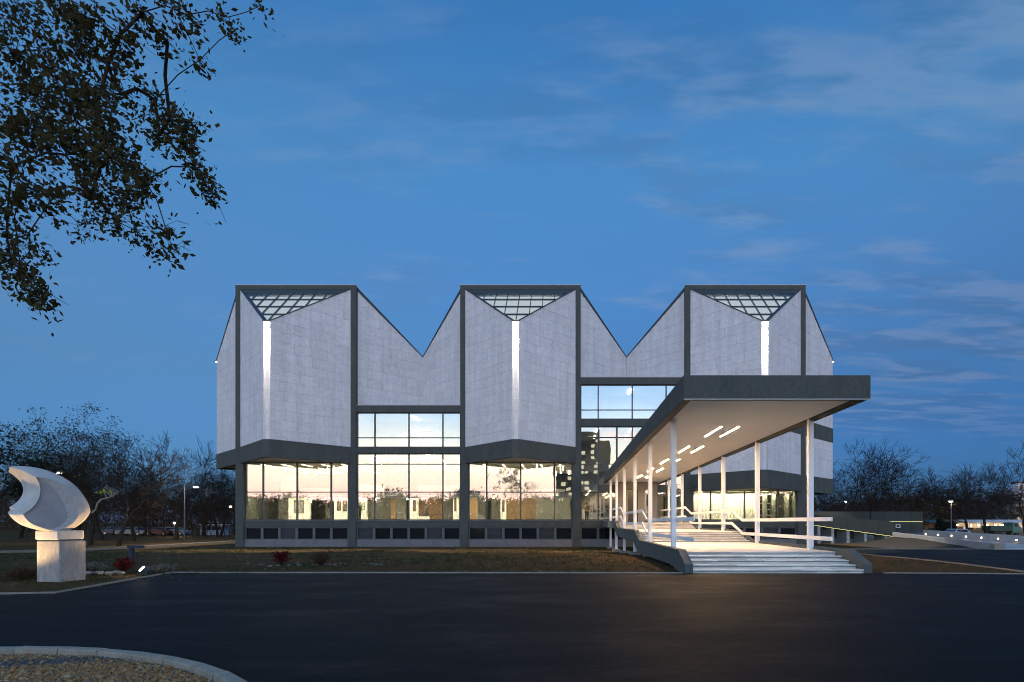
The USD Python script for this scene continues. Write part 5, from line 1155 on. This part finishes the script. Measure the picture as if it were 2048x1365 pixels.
for k, (px, Y) in enumerate([(1878, 84), (1905, 82), (1895, 86), (1886, 83)]):
    g = spot(px, Y); t = thing('conifer_shrub', ['dark conifer bush under the teal awning stall', 'dark conifer bush by the lamp post foot', 'small dark conifer bush between the two larger ones', 'low dark conifer bush beside the terrace wall'][k], 'shrub', g)
    r = np.random.default_rng(k); n = 160; hgt = rs2.uniform(2.0, 2.8); zz = r.uniform(.1, 1, n); a = r.uniform(0, 2 * PI, n); rad = (1 - zz) * .95 * r.uniform(.5, 1, n)
    obj('trunk', pipe([(0, 0, 0), (0, 0, hgt * .8)], .05, 5), BARK, t, local=True); obj('foliage', leaves(r, np.c_[rad * np.cos(a), rad * np.sin(a), zz * hgt], 10, .14, .09), LEAFP, t, local=True)
# far buildings at the right
def house(label, x0, x1, y0, z1, Y, m, rows, cols, lit=.2, name='apartment_building', depth=14.):
    t = thing(name, label, 'building', ((x0 + x1) / 2, Y, Z0)); r = np.random.default_rng(int(x0) + 5)
    obj('wall', bx(x0, x1, Y, Y + depth, Z0 - 1, z1), m, t); obj('roof', bevel_box(x0 - .3, x1 + .3, Y - .3, Y + depth + .3, z1 + .002, z1 + .6, .05), CONC, t)
    for a in range(rows):
        for b in range(cols):
            w = (x1 - x0) / cols; hh = (z1 - 1) / rows; xx = x0 + w * (b + .25); zz = 1 + hh * (a + .3)
            f = obj('window', bx(xx, xx + w * .5, Y - .06, Y - .003, zz, zz + hh * .5), CGL if r.random() > lit else HW, t)
            obj('sill', bx(xx - .1, xx + w * .5 + .1, Y - .14, Y - .003, zz - .16, zz - .01), KERB, f)
HW = glow('house_window_light', (1., .75, .45), 1.6); WB = plain('white_facade', (.62, .62, .64), .8); CB = plain('cream_facade', (.38, .33, .26), .8)
xa = lambda px, Y: (px - CX) / F * Y
house('white apartment block seen through the twigs at the right edge', xa(2036, 210), xa(2110, 210), 0, EYE + 78 * 210 / F, 210., WB, 5, 5, depth=3.)
house('cream house below the white block at the right edge', xa(2030, 150), xa(2085, 150), 0, EYE + 36 * 150 / F, 150., CB, 2, 4, .4, depth=3.)

# ------------------------------------------------------------------ people and works shown inside the museum
def capsule_body(joints, bones, ref=.03, it=6):
    m = None
    for a, b in bones:
        pts = []
        for n in (a, b):
            p, r = joints[n]; s = trimesh.creation.icosphere(2, r).vertices + np.array(p); pts.append(s)
        h = manifold3d.Manifold.hull_points(np.vstack(pts)); m = h if m is None else m + h
    mm = m.refine_to_length(ref).to_mesh(); t = trimesh.Trimesh(np.array(mm.vert_properties[:, :3], float), np.array(mm.tri_verts)); trimesh.smoothing.filter_taubin(t, iterations=it); return t
def person(label, loc, rz, top, bottom, hair):
    t = thing('person', label, 'person', loc, rz)
    J = {'pel': ((0, 0, .95), .135), 'wai': ((0, 0, 1.12), .12), 'che': ((0, .01, 1.33), .145), 'nek': ((0, .02, 1.49), .055), 'hed': ((0, .0, 1.635), .092), 'hd2': ((0, -.02, 1.60), .085),
         'shl': ((.17, .02, 1.41), .065), 'ell': ((.22, .0, 1.14), .047), 'wrl': ((.16, -.17, 1.02), .036), 'shr': ((-.17, .02, 1.41), .065), 'elr': ((-.22, .0, 1.14), .047), 'wrr': ((-.14, -.19, 1.06), .036),
         'hpl': ((.085, 0, .90), .095), 'knl': ((.10, -.01, .5), .062), 'anl': ((.105, .02, .09), .045), 'tol': ((.115, -.13, .035), .034), 'hpr': ((-.085, 0, .90), .095), 'knr': ((-.10, -.02, .5), .062), 'anr': ((-.11, .02, .09), .045), 'tor': ((-.12, -.13, .035), .034)}
    B = [('pel', 'wai'), ('wai', 'che'), ('che', 'nek'), ('nek', 'hed'), ('hed', 'hd2'), ('che', 'shl'), ('che', 'shr'), ('shl', 'ell'), ('ell', 'wrl'), ('shr', 'elr'), ('elr', 'wrr'), ('pel', 'hpl'), ('pel', 'hpr'), ('hpl', 'knl'), ('knl', 'anl'), ('anl', 'tol'), ('hpr', 'knr'), ('knr', 'anr'), ('anr', 'tor')]
    for s, w in ((1, 'l'), (-1, 'r')):                        # palm, four fingers and a thumb on each hand
        wx, wy, wz = J['wr' + w][0]; J['pa' + w] = ((wx - s * .01, wy - .07, wz - .03), .028); B.append(('wr' + w, 'pa' + w))
        for q in range(4):
            J[f'f{q}{w}'] = ((wx - s * .01 + (q - 1.5) * .02, wy - .12, wz - .045), .0095); J[f'g{q}{w}'] = ((wx - s * .01 + (q - 1.5) * .021, wy - .15 - .006 * (q in (1, 2)), wz - .075), .008); B += [('pa' + w, f'f{q}{w}'), (f'f{q}{w}', f'g{q}{w}')]
        J['th' + w] = ((wx - s * .05, wy - .07, wz - .03), .011); J['tt' + w] = ((wx - s * .06, wy - .105, wz - .045), .009); B += [('pa' + w, 'th' + w), ('th' + w, 'tt' + w)]
    body = capsule_body(J, B, .025, 4)
    obj('body', body, plain('skin_' + str(len(MATS)), (.42, .26, .18), .6), t, smooth=True, local=True)
    sub = lambda names, g: {k: (v[0], v[1] + g) for k, v in J.items() if k in names}
    up = sub(('pel', 'wai', 'che', 'shl', 'ell', 'wrl', 'shr', 'elr', 'wrr'), .016)
    obj('jumper', capsule_body(up, [('pel', 'wai'), ('wai', 'che'), ('che', 'shl'), ('che', 'shr'), ('shl', 'ell'), ('ell', 'wrl'), ('shr', 'elr'), ('elr', 'wrr')], .03), top, t, smooth=True, local=True)
    lo = sub(('pel', 'hpl', 'knl', 'anl', 'hpr', 'knr', 'anr'), .014)
    obj('trousers', capsule_body(lo, [('pel', 'hpl'), ('pel', 'hpr'), ('hpl', 'knl'), ('knl', 'anl'), ('hpr', 'knr'), ('knr', 'anr')], .03), bottom, t, smooth=True, local=True)
    for s in (1, -1): obj('shoe', ball((s * .115, -.05, .045), 1., 2, (.052, .14, .05)), plain('shoe_leather_' + str(len(MATS)), (.02, .018, .016), .5), t, smooth=True, local=True)
    obj('hair', ball((0, .022, 1.665), .1, 2, (1., 1.02, .95)), hair, t, smooth=True, local=True)
    for s in (1, -1): obj('eye', ball((s * .033, -.098, 1.625), .011, 1), TYRE, t, local=True)
    obj('nose', ball((0, -.112, 1.60), .016, 1, (.8, 1.1, 1.3)), MATS[[k for k in MATS if k.startswith('skin_')][-1]], t, local=True); obj('mouth', ball((0, -.098, 1.562), .02, 1, (1.1, .35, .3)), plain('lips_' + str(len(MATS)), (.3, .11, .09), .5), t, local=True)
hair = plain('dark_hair', (.02, .014, .01), .6)
person('person in a light brown jumper and dark trousers standing behind the entrance window', ((1173.5 - CX) / F * 52.2, 52.2, 1.62), 10, plain('brown_jumper', (.26, .18, .12), .8), plain('dark_trousers', (.02, .02, .025), .8), hair)
PB = [grain('painting_' + n, a, b, scale=s, rough=.6, detail=3.) for n, a, b, s in (('grey', (.05, .05, .05), (.3, .28, .25), 5.), ('dark', (.04, .03, .025), (.12, .08, .06), 7.), ('green', (.1, .2, .16), (.4, .45, .35), 6.))]
def painting(px0, px1, py0, py1, Y, m, label):
    a, b = P(px0, py1, Y), P(px1, py0, Y); t = thing('painting', label, 'painting', (a[0], Y - .03, a[2]))
    w = .03; obj('frame', cat_(bx(a[0], b[0], Y - .05, Y - .004, a[2], a[2] + w), bx(a[0], b[0], Y - .05, Y - .004, b[2] - w, b[2]), bx(a[0], a[0] + w, Y - .049, Y - .005, a[2] + w, b[2] - w), bx(b[0] - w, b[0], Y - .049, Y - .005, a[2] + w, b[2] - w)), FRAME, t)
    obj('canvas', bx(a[0] + w, b[0] - w, Y - .03, Y - .006, a[2] + w, b[2] - w), m, t)
painting(588, 608, 1001, 1027, 53.2, PB[0], 'large framed grey painting on the white wall in the left window')
painting(674, 682, 1000, 1022, 53.4, PB[1], 'narrow dark painting, left of the two beside the left window pillar')
painting(686, 694, 1001, 1023, 53.4, PB[1], 'narrow dark painting, right of the two beside the left window pillar')
painting(721, 730, 1004, 1020, 52.6, PB[2], 'small greenish painting on the white wall right of the second pillar')
painting(826, 832, 1001, 1023, 53.4, PB[1], 'narrow dark painting in the window left of the seated dark figure')
painting(908.5, 913, 996, 1023, 53., PB[1], 'narrow painting at the right end of the second window')
painting(1004, 1009, 1000, 1024, 53.2, PB[1], 'narrow brown painting in the window under the middle block')
def figure(label, px, py0, py1, Y, prof, name='bronze_figure'):
    b = P(px, py1, Y); h = (py1 - py0) * Y / F; BR = MATS.get('dark_bronze') or plain('dark_bronze', (.015, .014, .014), .4)
    t = thing(name, label, 'sculpture', b); rings = []
    zz = np.linspace(0, 1, 20); n = 14; g_ = np.arange(n) * 2 * PI / n
    for z in zz:
        r = np.interp(z, [q[0] for q in prof], [q[1] for q in prof]) * h; ox = np.interp(z, [q[0] for q in prof], [q[2] for q in prof]) * h
        rings.append(np.c_[ox + r * np.cos(g_), r * .75 * np.sin(g_), np.full(n, z * h)])
    v = np.vstack(rings + [V([0, 0, 0]), V([rings[-1][:, 0].mean(), 0, h * 1.01])]); f = []
    for i in range(19):
        for j in range(n): a, b2, c, d = i * n + j, i * n + (j + 1) % n, (i + 1) * n + (j + 1) % n, (i + 1) * n + j; f += [(a, b2, c), (a, c, d)]
    for j in range(n): f += [((j + 1) % n, j, 20 * n), (19 * n + j, 19 * n + (j + 1) % n, 20 * n + 1)]
    obj('figure', (v, np.array(f)), BR, t, smooth=40, local=True)
figure('dark standing figure half hidden by the second pillar', 716.5, 997, 1040, 51.6, [(0, .12, 0), (.2, .11, .01), (.45, .14, .02), (.62, .15, .02), (.75, .11, 0), (.84, .055, 0), (.92, .08, .0), (1, .02, 0)])
figure('dark draped seated figure on a white block in the second window', 851, 1007, 1033, 52.4, [(0, .24, 0), (.12, .23, .0), (.3, .17, .03), (.5, .12, .06), (.68, .1, .08), (.78, .05, .07), (.88, .075, .06), (1, .02, .06)])
a = P(838, 1042, 52.4); b = P(857, 1033, 52.4); t = thing('display_block', 'white display block under the dark seated figure', 'block', ((a[0] + b[0]) / 2, 52.4, 1.63)); obj('block', bevel_box(a[0], b[0], 52.1, 52.8, 1.63, b[2], .01), GALW, t)
